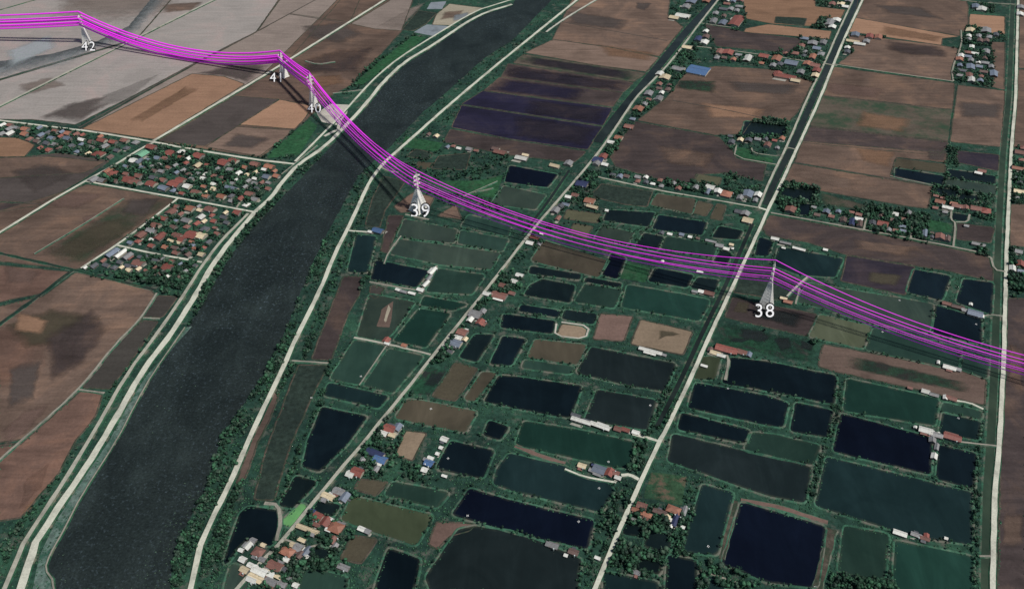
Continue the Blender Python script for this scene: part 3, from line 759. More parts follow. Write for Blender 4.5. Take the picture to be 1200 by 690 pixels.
# drainage ditches across the far plains: green lines
for pts, wd in (([(0,297),(87,316),(182,340)], 5), ([(85,317),(47,346),(0,380)], 6), ([(92,150),(160,112),(235,71),(300,38),(370,0)], 2.6), ([(340,17),(397,26),(412,29)], 2.2),
                ([(1122,98),(1118,120),(1112,168)], 3), ([(930,190),(1095,218)], 2), ([(961,112),(1116,129)], 1.8), ([(950,148),(1111,166)], 1.6), ([(0,233),(48,240)], 1.5),
                ([(1003,21),(1124,43)], 1.6), ([(788,118),(846,128),(905,141)], 1.6), ([(658,26),(782,48)], 1.6)):
    ribbon('ditch', pts, wd, SOIL['wet'] if wd > 2.9 else SOIL['dark'], .3, M_bank if wd > 2.9 else M_bund, 1.0 if wd > 2.9 else .5, jit=.3)
# ------------------------------------------------------------------ pylons and conductors
M_steel = plain("galvanised_steel", srgb(236, 234, 226), .5)
M_wire = plain("magenta_conductor", srgb(255, 62, 255), .5)
M_ins = plain("insulator_glass", srgb(190, 200, 196), .3)
M_white = plain("sign_white", srgb(250, 250, 250), .6); M_black = plain("sign_black", srgb(12, 12, 12), .6)
LEV = (.82, .71, .60)
class Tw: pass
def base_pt(u, v): return W(u, v, 0)
TW = []
for (num, u, v, hh, bw, al) in ((43, -330, 40, 78, 15, 7), (42, 103, 51, 74, 16, 7), (41, 333, 90, 58, 14, 7), (40, 368, 124, 72, 14, 7), (39, 491, 246, 76, 23, 7), (38, 897, 358, 81, 17, 3.6), (37, 1420, 516, 78, 16, 3.6)):
    t = Tw(); t.n = num; t.p = base_pt(u, v); t.h = hh; t.bw = bw; t.al = al; t.lev = (.82, .71, .60) if num < 39 else (.85, .75, .65); TW.append(t)
for i, t in enumerate(TW):
    a = TW[max(i-1, 0)].p; b = TW[min(i+1, len(TW)-1)].p
    d1 = (t.p-a).normalized() if i else Vector((0,0,0)); d2 = (b-t.p).normalized() if i < len(TW)-1 else Vector((0,0,0))
    d = (d1+d2).normalized(); t.az = math.atan2(d.y, d.x)        # local x along the line, arms along local y
TLAB = {42: 'slender pale lattice pylon on the hazy grey plain, farthest left of all', 41: 'short pale lattice pylon beside the far straight road on the brown plain',
        40: 'pale lattice pylon by the white sandy patch on the left river bank', 39: 'wide based pale lattice pylon on the brown dike between river and fish ponds',
        38: 'narrow pale lattice pylon right of the straight canal road among the ponds', 37: 'pale lattice pylon beyond the right edge', 43: 'pale lattice pylon beyond the left edge'}
def pylon(t):
    root = empty('pylon', t.p, t.az); tag(root, TLAB[t.n], 'pylon', 'pylons of the power line')
    h, b = t.h, t.bw/2; waist = .54*h; wt = 1.7; top = .9*h
    def hw(z): return b+(wt-b)*min(z/waist, 1) if z < waist else wt+(.9-wt)*(z-waist)/(top-waist)
    for sx, sy in ((1,1),(1,-1),(-1,-1),(-1,1)):
        m = MB(); m.bar((sx*b, sy*b, -.3), (sx*wt, sy*wt, waist), 1.3, 4, 0, .9); m.bar((sx*wt, sy*wt, waist), (sx*.9, sy*.9, top), .6, 4, 0, .45)
        m.box((sx*b, sy*b, .6), (2.4, 2.4, 1.2)); m.build('leg', M_steel, root)
    n = 10; zs = [waist*(1-(1-k/n)**1.25) for k in range(n+1)]
    C4 = ((1,1),(1,-1),(-1,-1),(-1,1))
    for f in range(4):
        (ax, ay), (bx, by) = C4[f], C4[(f+1) % 4]; m = MB()
        for k in range(n):
            z0, z1 = zs[k], zs[k+1]; h0, h1 = hw(z0), hw(z1); zm = (z0+z1)/2; hm = (h0+h1)/2
            A0 = (ax*h0, ay*h0, z0); B0 = (bx*h0, by*h0, z0); A1 = (ax*h1, ay*h1, z1); B1 = (bx*h1, by*h1, z1)
            m.bar(A0, B1, .95, 3); m.bar(B0, A1, .95, 3); m.bar(A1, B1, .9, 3)
            e = .07*(z1-z0)
            pl = lambda q, dz: (q[0]*(1+.85/abs(q[0])), q[1]*(1+.85/abs(q[1])), q[2]+dz)
            m.quad(pl(A0, e), pl(B0, e), pl(B1, -e), pl(A1, -e))          # pale sheet over the braces, a gap at every bay
            mid0 = tuple((p+q)/2 for p, q in zip(A0, B0)); mid1 = tuple((p+q)/2 for p, q in zip(A1, B1))
            for q in (A0, B0): m.bar(mid1, q, .8, 3)
            if h0 > 3:
                for q in (A1, B1): m.bar(mid0, q, .8, 3)
                m.bar(mid0, mid1, .55, 3); m.bar((ax*hm, ay*hm, zm), (bx*hm, by*hm, zm), .36, 3)
        m.build('side_bracing', M_steel, root)
    m = MB(); z = waist
    while z < top-1:
        z1 = min(z+3.2, top); a, c = hw(z), hw(z1)
        for f in range(4):
            (ax, ay), (bx, by) = C4[f], C4[(f+1) % 4]
            m.bar((ax*a, ay*a, z), (bx*c, by*c, z1), .5, 3); m.bar((bx*a, by*a, z), (ax*c, ay*c, z1), .5, 3); m.bar((ax*c, ay*c, z1), (bx*c, by*c, z1), .5, 3)
        z = z1
    m.build('mast_bracing', M_steel, root)
    m = MB(); m.bar((0, 0, top-.5), (0, 0, h), .8, 4, 0, .3)
    for sx, sy in C4: m.bar((sx*.9, sy*.9, top-.2), (0, 0, h-1), .35, 3)
    m.build('mast_peak', M_steel, root)
    for li, L in enumerate(t.lev):
        z = L*h; w = hw(z); al = t.al*(1.12 if li == 1 else 1.0)
        for s in (-1, 1):
            m = MB(); tip = (0, s*al, z); k = .9 if li < 3 else .5
            for sx in (-1, 1):
                m.bar((sx*w, s*w, z), tip, .55*k+.15, 4); m.bar((sx*w*.9, s*w*.9, z+3.0*k), tip, .4*k+.12, 4)
                for q in (.3, .6):
                    pa = Vector((sx*w, s*w, z)).lerp(Vector(tip), q); pb = Vector((sx*w*.9, s*w*.9, z+3.0*k)).lerp(Vector(tip), q); m.bar(pa, pb, .3, 3)
            m.bar((-w, s*w, z), (w, s*w, z), .5, 3)
            arm = m.build('crossarm' if li < 3 else 'earthwire_peak', M_steel, root)
            if li < 3:
                q = MB(); q.bar((0, s*al, z), (0, s*al, z-2.4), .22, 6)
                for j in range(5): q.bar((0, s*al, z-.4-.42*j), (0, s*al, z-.6-.42*j), .55, 8)
                q.build('insulator', M_ins, arm)
    return root
def ports(t):
    c, s = math.cos(t.az), math.sin(t.az); out = []
    for li, L in enumerate(t.lev+(.995,)):
        al = t.al*(1.12 if li == 1 else 1.0) if li < 3 else 0
        for sd_ in (-1, 1):
            y = sd_*al; out.append((li, sd_, Vector((t.p.x-s*y, t.p.y+c*y, L*t.h-(2.4 if li < 3 else 0)))))
    return out
LEVN = ('top conductor', 'middle conductor', 'bottom conductor', 'earth wire')
SPANN = ('span left of pylon 42', 'span between pylons 42 and 41', 'short span between pylons 41 and 40', 'river span between pylons 40 and 39', 'pond span between pylons 39 and 38', 'span right of pylon 38')
SAG = (20, 36, 2.5, 22, 31, 30)
for i in range(len(TW)-1):
    a, b = ports(TW[i]), ports(TW[i+1])
    for k, ((li, s_, p), (_, _, q)) in enumerate(zip(a, b)):
        if li == 3 and s_ > 0: continue
        n = 40; pts = []
        sag = SAG[i]*(1 if li < 3 else 1.05 if i < 2 else 1.22)
        for j in range(n+1):
            f = j/n; w = p.lerp(q, f); w.z -= 4*sag*f*(1-f); pts.append(w)
        far = (p.y+q.y)/2
        m = MB(); m.tube(pts, (1.75 if i < 2 else 1.5 if i < 3 else .9 if i < 4 else .6), 6)
        o = m.build('conductor' if li < 3 else 'earth_wire', M_wire, smooth=True)
        tag(o, ('magenta %s, %s side, %s' % (LEVN[li], 'far' if s_ > 0 else 'near', SPANN[i])) if li < 3 else 'topmost magenta earth wire, %s' % SPANN[i], 'wire', 'magenta wires of the power line')
for t in TW[1:-1]: pylon(t)
# the pylon numbers: standing white figures with a black edge
def number(txt, u, v, hpx, lab):
    p = W(u, v, 0); s = mpp(u, v)*hpx/.8*1.28
    root = empty('pylon_number', p); tag(root, lab, 'number sign', 'pylon number signs')
    def text(tx, off, ex, ydepth, name, mat, xs):
        cu = bpy.data.curves.new('t', 'FONT'); cu.body = tx; cu.size = s; cu.offset = off; cu.extrude = ex; cu.resolution_u = 5; cu.align_x = 'CENTER'
        ob = bpy.data.objects.new('t', cu); COL.objects.link(ob); bpy.context.view_layer.update()
        me = bpy.data.meshes.new_from_object(ob.evaluated_get(bpy.context.evaluated_depsgraph_get())); bpy.data.objects.remove(ob)
        me.transform(Matrix.Translation((xs, ydepth, 0)) @ Matrix.Rotation(R(55), 4, 'X')); me.materials.clear(); me.materials.append(mat)
        me.name = name; return link(bpy.data.objects.new(name, me), root)
    w = s*.285
    for k, ch in enumerate(txt):
        x = (k-.5)*w*2
        text(ch, -s*.004, .5, -.9, 'figure', M_white, x); text(ch, s*.04, .4, .4, 'figure_edge', M_black, x)
    m = MB(); m.bar((-w, .9, -.2), (-w, .9, s*.3), .4); m.bar((w, .9, -.2), (w, .9, s*.3), .4); m.build('post', M_black, root)
number('38', 895.5, 371, 14, 'white figures 38 with a black edge below the canal road pylon')
number('39', 492.5, 254, 14, 'white figures 39 with a black edge below the wide river pylon')
number('40', 368.5, 132, 9.6, 'white figures 40 with a black edge below the pylon by the sandy patch')
number('41', 324.5, 96, 9.6, 'white figures 41 with a black edge by the short pylon')
number('42', 104, 59.5, 9.6, 'white figures 42 with a black edge by the farthest pylon')
# ------------------------------------------------------------------ houses
ROOFC = {
 'red': ('red tin', paint_mat("roof_red", srgb(138, 80, 70), .3, .6, .3, srgb(100, 70, 62))),
 'orange': ('orange', paint_mat("roof_orange", srgb(152, 104, 84), .25, .6, .3, srgb(140, 84, 66))),
 'brick': ('faded brick-red', paint_mat("roof_brick", srgb(128, 88, 78), .3, .7, .3, srgb(96, 78, 72))),
 'brown': ('brown', paint_mat("roof_brown", srgb(98, 78, 72), .3, .7, .3)),
 'white': ('white', paint_mat("roof_white", srgb(212, 212, 204), .2, .5, .3, srgb(168, 162, 150))),
 'cream': ('cream', paint_mat("roof_cream", srgb(206, 190, 158), .2, .6, .3, srgb(164, 146, 120))),
 'grey': ('grey', paint_mat("roof_grey", srgb(134, 134, 134), .3, .5, .3, srgb(108, 98, 94))),
 'darkgrey': ('dark grey', paint_mat("roof_darkgrey", srgb(84, 86, 90), .3, .5, .3)),
 'bluegrey': ('blue-grey', paint_mat("roof_bluegrey", srgb(112, 122, 136), .25, .5, .3, srgb(104, 108, 116))),
 'blue': ('blue', paint_mat("roof_blue", srgb(74, 104, 144), .25, .5, .3, srgb(92, 104, 120))),
 'navy': ('navy blue', paint_mat("roof_navy", srgb(54, 62, 96), .25, .5, .3)),
 'green': ('pale green', paint_mat("roof_green", srgb(110, 160, 130), .25, .5, .3)),
}
M_wall = [paint_mat("wall_plaster", srgb(176, 168, 152), .3, .9, .5), paint_mat("wall_block", srgb(126, 122, 116), .3, .9, .5), paint_mat("wall_wood", srgb(98, 84, 70), .3, .9, .5)]
M_glass = plain("window_glass", srgb(36, 44, 52), .15); M_door = plain("door_wood", srgb(84, 62, 48), .7)
HS = []     # (u, v, width px, depth px, roof, group phrase, style, rot)
def hs(g, *rows):
    for r in rows:
        u, v, w, d, c = r[:5]; HS.append([u, v, w, d, c, g, r[5] if len(r) > 5 else 'gable', r[6] if len(r) > 6 else 0, True])
hs('in the bottom left village', (440,533,20,7,'navy'), (446,540,14,8,'blue'), (419,555,13,9,'red'), (411,557,9,7,'white'), (385,583,15,6,'cream'), (397,577,12,7,'grey'), (404,584,9,10,'bluegrey'),
   (373,607,11,9,'red'), (382,613,10,10,'red'), (394,620,15,11,'orange','hip'), (361,622,26,5,'cream'), (337,648,15,9,'orange','hip'), (350,643,10,8,'grey'), (352,652,9,8,'brown'), (360,648,9,11,'bluegrey'), (361,654,7,6,'white'),
   (323,665,17,9,'brick'), (305,671,18,8,'white'), (318,683,14,7,'grey'), (331,686,10,6,'grey'), (347,687,7,5,'white'), (303,648,12,9,'brick','hip'), (291,641,7,8,'white'), (297,635,7,6,'grey'), (296,680,12,7,'white'), (344,640,8,5,'cream'), (285,657,8,6,'white'), (283,646,6,4,'white'), (309,640,6,4,'cream'), (308,657,8,5,'grey'), (295,664,9,5,'white'), (326,677,9,4,'cream'), (341,679,8,5,'grey'), (312,670,8,4,'cream'), (333,668,7,5,'darkgrey'), (354,634,9,4,'cream'), (300,679,18,7,'cream'), (317,674,11,6,'white'), (287,669,10,6,'cream'), (366,627,7,5,'grey'), (372,616,8,5,'brick'), (380,587,6,5,'grey'), (388,610,7,4,'white'), (367,600,6,4,'navy'), (385,622,7,4,'white'),
   (403,666,13,6,'grey'), (390,634,7,8,'brick'), (393,641,6,6,'grey'), (424,621,8,5,'white'), (431,624,7,5,'grey'), (336,657,7,5,'white'))
hs('along the road above that village', (457,504,13,8,'red'), (450,509,9,6,'white'), (466,502,8,8,'bluegrey'), (460,511,8,5,'cream'), (425,540,6,5,'grey'), (503,544,11,8,'blue'), (498,552,8,6,'white'), (500,540,8,4,'grey'), (521,559,7,3,'white'), (441,551,6,6,'grey'))
hs('in the shed chain beside the square pond', (521,516,9,6,'white'), (517,526,5,4,'white'), (513,533,5,4,'white'), (505,538,8,4,'white'), (500,543,4,7,'white'))
hs('beside the road left of the middle ponds', (572,346,12,5,'white'), (585,348,18,8,'brick'), (557,370,14,9,'grey'), (563,379,9,7,'red'), (551,376,7,6,'white'), (542,391,12,8,'brick'), (537,397,10,5,'white'), (534,404,14,8,'bluegrey'), (523,408,9,5,'white'), (545,399,6,5,'cream'), (590,336,10,5,'brick'), (527,414,7,5,'darkgrey'), (609,324,10,5,'white'), (603,331,8,5,'white'), (566,366,7,5,'grey'), (453,400,8,6,'red'), (454,404,7,3,'white'), (474,406,7,4,'orange'), (600,345,8,4,'brick'))
hs('in the line of white farm sheds', (507,319,6,10,'white'), (503,327,5,8,'grey'), (499,334,5,8,'white'), (493,341,9,4,'white'), (483,345,9,3,'white'), (473,343,9,3,'grey'), (467,341,7,3,'white'))
hs('on the small causeway near the river', (443,272,14,6,'blue'), (434,273,6,3,'white'))
hs('at the pier house between two ponds', (682,547,10,6,'cream'), (702,552,15,10,'bluegrey'), (698,547,10,3,'navy'), (714,555,9,10,'red'), (722,556,8,6,'brick'), (693,552,6,5,'grey'), (724,561,8,5,'white'))
hs('on the bank of the bottom middle pond', (647,640,15,7,'grey'), (672,648,12,7,'brown'), (663,652,5,4,'white'), (700,655,7,4,'white'))
hs('at the bottom farm', (746,599,12,5,'orange'), (757,604,13,6,'orange','hip'), (752,594,12,8,'brick'), (789,599,16,9,'orange','hip'), (773,601,16,6,'brown'), (781,608,8,7,'cream'), (791,611,6,16,'navy'), (802,600,5,12,'grey'), (786,618,4,4,'white'), (800,619,5,4,'white'), (742,610,6,4,'grey'), (746,672,9,6,'grey'))
hs('between the lower right ponds', (1054,626,15,6,'white'), (1073,628,12,5,'grey'), (1085,629,6,5,'red'), (1083,632,11,5,'brick'), (1092,517,8,6,'grey'), (1094,536,7,7,'white'), (1108,632,4,3,'white'))
hs('below the deep green pond', (1084,506,15,7,'white'), (1097,511,13,6,'grey'), (1115,514,19,7,'red'), (1097,525,5,8,'grey'), (1072,502,4,3,'white'))
hs('on the long brown bank', (1112,432,14,5,'white'), (1122,434,7,4,'grey'), (1099,426,3,4,'white'), (1084,460,9,5,'white'), (1094,464,10,4,'grey'), (1114,468,12,5,'brick'), (1107,467,5,5,'white'), (1066,456,6,3,'brick'))
hs('between navy ponds near the right road', (1109,357,10,4,'brick'), (1122,361,14,4,'brown'), (1131,365,8,4,'grey'), (1142,369,16,7,'bluegrey'), (1137,358,4,3,'white'), (1150,372,5,4,'white'))
hs('by the weedy wetland', (851,411,25,8,'red'), (838,415,12,5,'cream'), (869,414,12,6,'brick'), (877,417,7,6,'bluegrey'), (832,411,6,5,'brown'), (845,418,10,4,'white'))
hs('on banks left of the canal road', (762,413,27,4,'white'), (777,417,8,3,'grey'), (681,495,24,5,'white'), (703,501,24,5,'white'), (733,505,10,5,'red'), (724,504,9,6,'brick'), (745,508,9,5,'white'), (675,488,12,4,'darkgrey'), (825,430,8,3,'white'), (831,345,12,5,'brick'), (822,343,8,4,'white'), (814,343,7,3,'grey'))
hs('beside the road above the wires', (691,237,13,7,'orange'), (694,244,15,4,'cream'), (666,232,8,4,'white'), (674,230,9,5,'brick'), (682,217,15,8,'navy'), (707,185,10,6,'red'), (701,189,13,7,'navy'), (709,194,9,4,'white'), (699,193,9,5,'grey'), (621,286,10,5,'white'), (627,280,13,3,'red'), (632,287,6,5,'grey'), (635,275,5,3,'white'), (651,248,10,7,'grey'), (657,243,8,5,'darkgrey'), (654,257,6,6,'brick'), (663,241,10,4,'bluegrey'), (711,248,5,3,'white'))  # one small white entry is a lattice tower top, built as a hut
hs('on the uppermost pond banks', (611,187,16,5,'white'), (616,183,9,3,'cream'), (650,196,13,4,'cream'), (666,193,10,6,'grey'), (586,180,16,5,'brick'), (581,176,10,4,'brown'), (550,176,8,4,'grey'))
hs('under the wires near the canal road', (820,320,8,3,'white'), (776,308,4,3,'white'), (843,289,10,5,'grey'), (851,293,8,4,'white'), (833,284,14,3,'grey'), (857,288,6,3,'cream'), (936,293,16,3,'white'), (920,286,14,3,'grey'), (908,281,10,4,'white'), (967,294,6,3,'white'), (918,292,5,2,'white'), (923,355,10,4,'orange'), (918,351,8,3,'cream'))  # first white entry stands for the white top of a lattice tower
hs('along the middle cross lane', (851,229,13,8,'orange','hip'), (841,226,10,6,'white'), (832,221,11,6,'white'), (829,226,6,7,'bluegrey'), (876,229,13,9,'bluegrey'), (867,233,8,6,'grey'), (888,230,9,6,'white'), (873,252,10,6,'grey'), (876,260,13,7,'cream'), (865,249,9,5,'darkgrey'), (885,236,6,5,'grey'), (815,221,8,5,'grey'))
hs('along the upper canal road', (818,84,26,11,'blue'), (863,26,14,13,'red'), (853,63,13,6,'red'), (843,62,8,6,'brick'), (895,67,12,5,'red'), (876,70,9,8,'white'), (825,51,10,5,'white'), (818,47,8,6,'navy'), (847,28,9,6,'bluegrey'), (836,26,8,6,'grey'), (805,57,12,4,'cream'), (779,92,13,6,'cream'), (773,88,9,5,'white'), (748,129,12,6,'orange'), (737,150,12,5,'brick'), (725,163,10,5,'orange'), (716,168,9,4,'white'), (760,111,10,6,'grey'), (772,117,9,6,'grey'), (795,82,16,5,'grey'), (800,20,18,5,'white'), (790,22,12,4,'cream'), (810,3,12,5,'bluegrey'), (828,2,9,5,'orange'), (804,9,10,5,'grey'))
hs('along the top right canal', (920,91,26,5,'red'), (932,96,12,4,'cream'), (911,88,10,5,'red'), (910,70,11,7,'orange'), (927,75,16,6,'bluegrey'), (946,76,10,5,'orange'), (955,78,12,5,'brick'), (952,68,8,6,'orange'), (957,84,10,5,'red'), (955,90,9,5,'cream'), (938,86,9,5,'grey'), (952,52,12,5,'grey'), (957,58,10,4,'bluegrey'), (972,28,10,8,'grey'), (975,33,9,4,'white'), (980,25,10,4,'white'), (999,50,16,3,'cream'), (1007,53,14,3,'white'), (1029,45,9,5,'orange'), (1019,44,9,5,'red'), (1002,42,10,5,'bluegrey'), (1015,50,8,4,'grey'), (985,6,9,4,'cream'), (994,2,8,4,'grey'), (990,9,9,3,'white'), (975,6,8,4,'brick'))
hs('in the far right hamlet', (1137,37,11,5,'cream'), (1155,37,12,6,'grey'), (1150,12,12,5,'white'), (1143,9,9,5,'bluegrey'), (1124,71,9,4,'orange'), (1137,80,10,6,'bluegrey'), (1138,95,9,6,'white'), (1155,62,9,5,'grey'), (1164,88,9,7,'bluegrey'), (1126,67,7,4,'white'), (1135,90,9,5,'brick'))
hs('in the right hand hamlets', (1034,264,13,7,'red'), (1006,258,10,5,'white'), (998,262,7,9,'navy'), (1007,264,7,8,'brown'), (988,259,8,6,'brown'), (926,247,13,8,'brick'), (1048,252,9,5,'white'), (1064,251,8,5,'grey'), (1101,279,11,7,'brick'), (1110,281,7,7,'brown'), (1083,275,6,10,'bluegrey'), (1146,288,16,4,'grey'), (1132,266,6,3,'grey'), (1110,245,13,4,'white'), (1101,238,12,5,'orange'), (1121,243,13,5,'brick'), (1131,245,9,5,'brick'), (1117,240,9,4,'orange'), (1143,246,13,6,'brick'), (1155,249,11,7,'red','hip'), (1150,202,10,4,'brick'), (1146,204,9,3,'white'))
hs('right of the far right road', (1192,199,14,4,'orange'), (1194,180,11,5,'brick'), (1193,226,12,5,'cream'), (1186,316,8,7,'white'), (1195,311,10,7,'red'), (1196,319,9,4,'bluegrey'), (1196,10,9,4,'grey'), (1193,296,9,5,'grey'), (1195,18,8,4,'white'))
hs('in the left village, lower blocks', (225,277,16,9,'red'), (212,282,13,6,'red'), (208,278,13,6,'brick'), (188,279,11,9,'red'), (205,285,20,3,'cream'), (236,278,13,7,'cream'), (223,246,12,6,'orange'), (247,247,14,6,'brick'), (201,250,12,7,'brick'), (268,254,22,9,'yard'), (132,298,10,11,'bluegrey'), (142,299,7,11,'white'), (163,310,15,7,'brick'), (197,315,13,8,'red'), (150,302,9,8,'grey'), (165,277,12,7,'brick'), (178,272,14,5,'grey'), (183,266,12,6,'brick'), (219,260,12,5,'grey'), (100,315,5,3,'white'))
hs('in the left village, middle row', (150,212,14,7,'red'), (158,215,14,6,'brick'), (178,217,13,6,'red'), (205,217,16,7,'red'), (212,213,12,6,'red'), (116,182,14,6,'red','hip'), (131,205,13,7,'red'), (127,202,10,6,'orange'), (220,220,10,5,'white'), (110,212,11,6,'grey'), (120,213,10,5,'grey'), (192,222,13,5,'bluegrey'), (272,222,18,4,'bluegrey'), (251,217,9,4,'white'), (260,232,11,5,'orange'), (293,229,12,5,'brick'), (230,227,12,5,'brick'), (167,182,13,7,'green'), (157,190,10,5,'white'), (163,191,9,6,'bluegrey'))
hs('in the left village, upper row', (200,181,12,6,'red'), (212,180,9,5,'white'), (233,184,13,6,'red'), (262,192,14,7,'red'), (274,190,12,5,'red'), (299,194,12,5,'brick'), (316,197,13,5,'orange'), (310,200,7,3,'white'), (178,174,14,5,'red'), (30,153,10,4,'orange'), (120,166,12,4,'red'), (133,168,10,4,'red'), (80,164,10,4,'bluegrey'), (48,160,8,4,'bluegrey'), (96,165,10,3,'white'), (221,187,7,4,'white'))
HS = [h for h in HS if h[4] != 'yard']
def blocked(u, v, r, lst): return any(abs(u-a) < (r+w*.55) and abs(v-b) < (r*.6+d*.6) for a, b, w, d in lst)
placed = [(h[0], h[1], h[2], h[3]) for h in HS]
def cluster(g, poly, n, cols, smin=6, smax=11):
    xs = [p[0] for p in poly]; ys = [p[1] for p in poly]; k = 0; tries = 0
    def ins(x, y):
        c = False; m = len(poly)
        for i in range(m):
            (ax, ay), (bx, by) = poly[i], poly[(i+1) % m]
            if (y >= ay) != (y >= by) and x < (bx-ax)*(y-ay)/(by-ay)+ax: c = not c
        return c
    while k < n and tries < 900:
        tries += 1; u = rnd.uniform(min(xs), max(xs)); v = rnd.uniform(min(ys), max(ys))
        if not ins(u, v): continue
        if not (0 <= int(v) < 690 and 0 <= int(u) < 1200): continue
        if occ[max(0, int(v)-2):int(v)+4, max(0, int(u)-4):int(u)+5].max() > 0: continue
        w = rnd.uniform(smin, smax); d = w*rnd.uniform(.42, .62)
        if blocked(u, v, w*.5, placed): continue
        placed.append((u, v, w, d)); HS.append([u, v, w, d, rnd.choice(cols), g, 'gable' if rnd.random() < .75 else 'hip', rnd.choice((0, 0, math.pi/2)), False]); k += 1
MIXC = ['red', 'brick', 'brick', 'white', 'grey', 'grey', 'brown', 'darkgrey', 'bluegrey', 'cream', 'orange', 'darkgrey']
GREYC = ['grey', 'grey', 'darkgrey', 'white', 'bluegrey', 'brown', 'brick']
cluster('in the left village, upper row', [(0,144),(80,154),(180,170),(168,175),(125,187),(60,178),(0,165)], 36, MIXC, 6, 9)
cluster('in the left village, upper row', [(185,171),(215,177),(335,197),(325,212),(250,200),(190,186)], 24, MIXC, 6, 9)
cluster('in the left village, middle row', [(107,209),(120,198),(210,212),(300,228),(300,244),(205,229)], 44, MIXC, 6, 10)
cluster('in the left village, middle row', [(140,195),(170,176),(330,212),(305,235),(200,205)], 30, GREYC, 6, 8)
cluster('in the left village, lower blocks', [(209,236),(285,250),(237,303),(142,287)], 44, MIXC, 6, 10)
cluster('in the left village, lower blocks', [(137,292),(232,310),(215,328),(105,314)], 22, MIXC, 6, 10)
cluster('along the upper canal road', [(845,0),(885,0),(870,30),(828,45),(815,45)], 12, GREYC, 6, 9)
cluster('along the upper canal road', [(836,58),(970,76),(965,82),(900,78),(833,68)], 10, MIXC, 6, 9)
cluster('along the upper canal road', [(790,80),(830,90),(770,120),(740,160),(715,175),(745,122)], 14, GREYC, 6, 8)
cluster('along the top right canal', [(940,46),(965,50),(965,75),(905,66),(925,56)], 12, GREYC, 6, 9)
cluster('along the top right canal', [(992,38),(1035,44),(1020,58),(985,64)], 9, GREYC, 6, 8)
cluster('in the far right hamlet', [(1127,32),(1165,36),(1170,50),(1130,50)], 8, GREYC, 6, 8)
cluster('in the far right hamlet', [(1126,54),(1166,60),(1170,98),(1118,94)], 16, GREYC, 6, 8)
cluster('along the middle cross lane', [(718,201),(800,214),(886,234),(880,240),(790,222),(715,209)], 20, GREYC, 6, 9)
cluster('in the right hand hamlets', [(935,240),(1065,258),(1066,277),(1012,268),(920,252)], 18, GREYC, 6, 9)
cluster('in the right hand hamlets', [(1092,228),(1110,236),(1112,252),(1090,246)], 4, ['brick', 'grey'], 5, 8)
cluster('in the right hand hamlets', [(1070,270),(1117,276),(1112,288),(1070,280)], 5, GREYC, 5, 8)
cluster('above the brown field left of the canal', [(846,158),(935,150),(925,172),(900,180),(855,170)], 10, MIXC, 6, 9)
cluster('on the uppermost pond banks', [(485,155),(545,165),(560,178),(500,172)], 8, MIXC, 5, 8)
cluster('right of the far right road', [(1188,174),(1199,174),(1199,236),(1186,236)], 5, MIXC, 5, 8)

cluster('in the far hamlet on the grey plain', [(188,32),(200,27),(232,32),(214,44),(188,39)], 14, GREYC, 6, 9)
cluster('beside the short pylon', [(330,56),(352,51),(360,54),(345,64)], 5, GREYC, 6, 9)
cluster('along the middle cross lane', [(760,268),(870,290),(868,300),(770,290)], 6, GREYC, 4, 7)
HS.sort(key=lambda h: h[2]*h[3]*-1 if False else -mpp(h[0], h[1])*0-(h[1]*1.0))     # nearest first
HS = HS[:1000]
for h in HS: h.append(h[2]*h[3])
big = sorted(HS, key=lambda h: -h[9])[:285]; bigid = set(id(h) for h in big)
ORD = ['', 'second ', 'third ', 'fourth ', 'fifth ', 'sixth ', 'seventh ', 'eighth ', 'ninth ', 'tenth ', 'eleventh ', 'twelfth ', 'thirteenth ', 'fourteenth ', 'fifteenth ', 'sixteenth ', 'seventeenth ', 'eighteenth ', 'nineteenth ', 'twentieth ']
ORD += ['twenty-'+o for o in ('first ', 'second ', 'third ', 'fourth ', 'fifth ', 'sixth ', 'seventh ', 'eighth ', 'ninth ')]+['thirtieth ']+['thirty-'+o for o in ('first ', 'second ', 'third ', 'fourth ', 'fifth ', 'sixth ', 'seventh ', 'eighth ', 'ninth ')]
def ordname(k, n, what='left'):
    if n == 1: return 'only '
    if k == 0: return 'leftmost '
    if k == n-1 and n < 60: return 'rightmost '
    return ORD[k]
def shape(h):
    a = h[2]*h[3]; r = h[2]/h[3]
    return 'long' if r > 3.2 else 'large' if a > 105 else 'small' if a < 42 else 'middling'
def kindname(h): return 'shed' if (h[4] in ('white', 'grey', 'cream') and (h[2]/h[3] > 2.6 or h[2]*h[3] < 26)) else 'house'
buck = {}
for h in big: buck.setdefault((h[5], h[4], shape(h), kindname(h)), []).append(h)
LAB = {}
for (g, c, s, kn), L in buck.items():
    L.sort(key=lambda h: h[0])
    for k, h in enumerate(L):
        extra = ''
        if len(L) == 1: t = '%s %s with %s roof %s' % (s if s != 'middling' else 'only middling', kn, ROOFC[c][0], g)
        else:
            o = ordname(k, len(L)); t = '%s from left of %s %s-roofed %ss %s' % (o.strip(), s, ROOFC[c][0], kn, g) if o not in ('leftmost ', 'rightmost ') else '%s of %s %s-roofed %ss %s' % (o.strip(), s, ROOFC[c][0], kn, g)
        LAB[id(h)] = t.replace('the only', 'only').replace('the the', 'the')
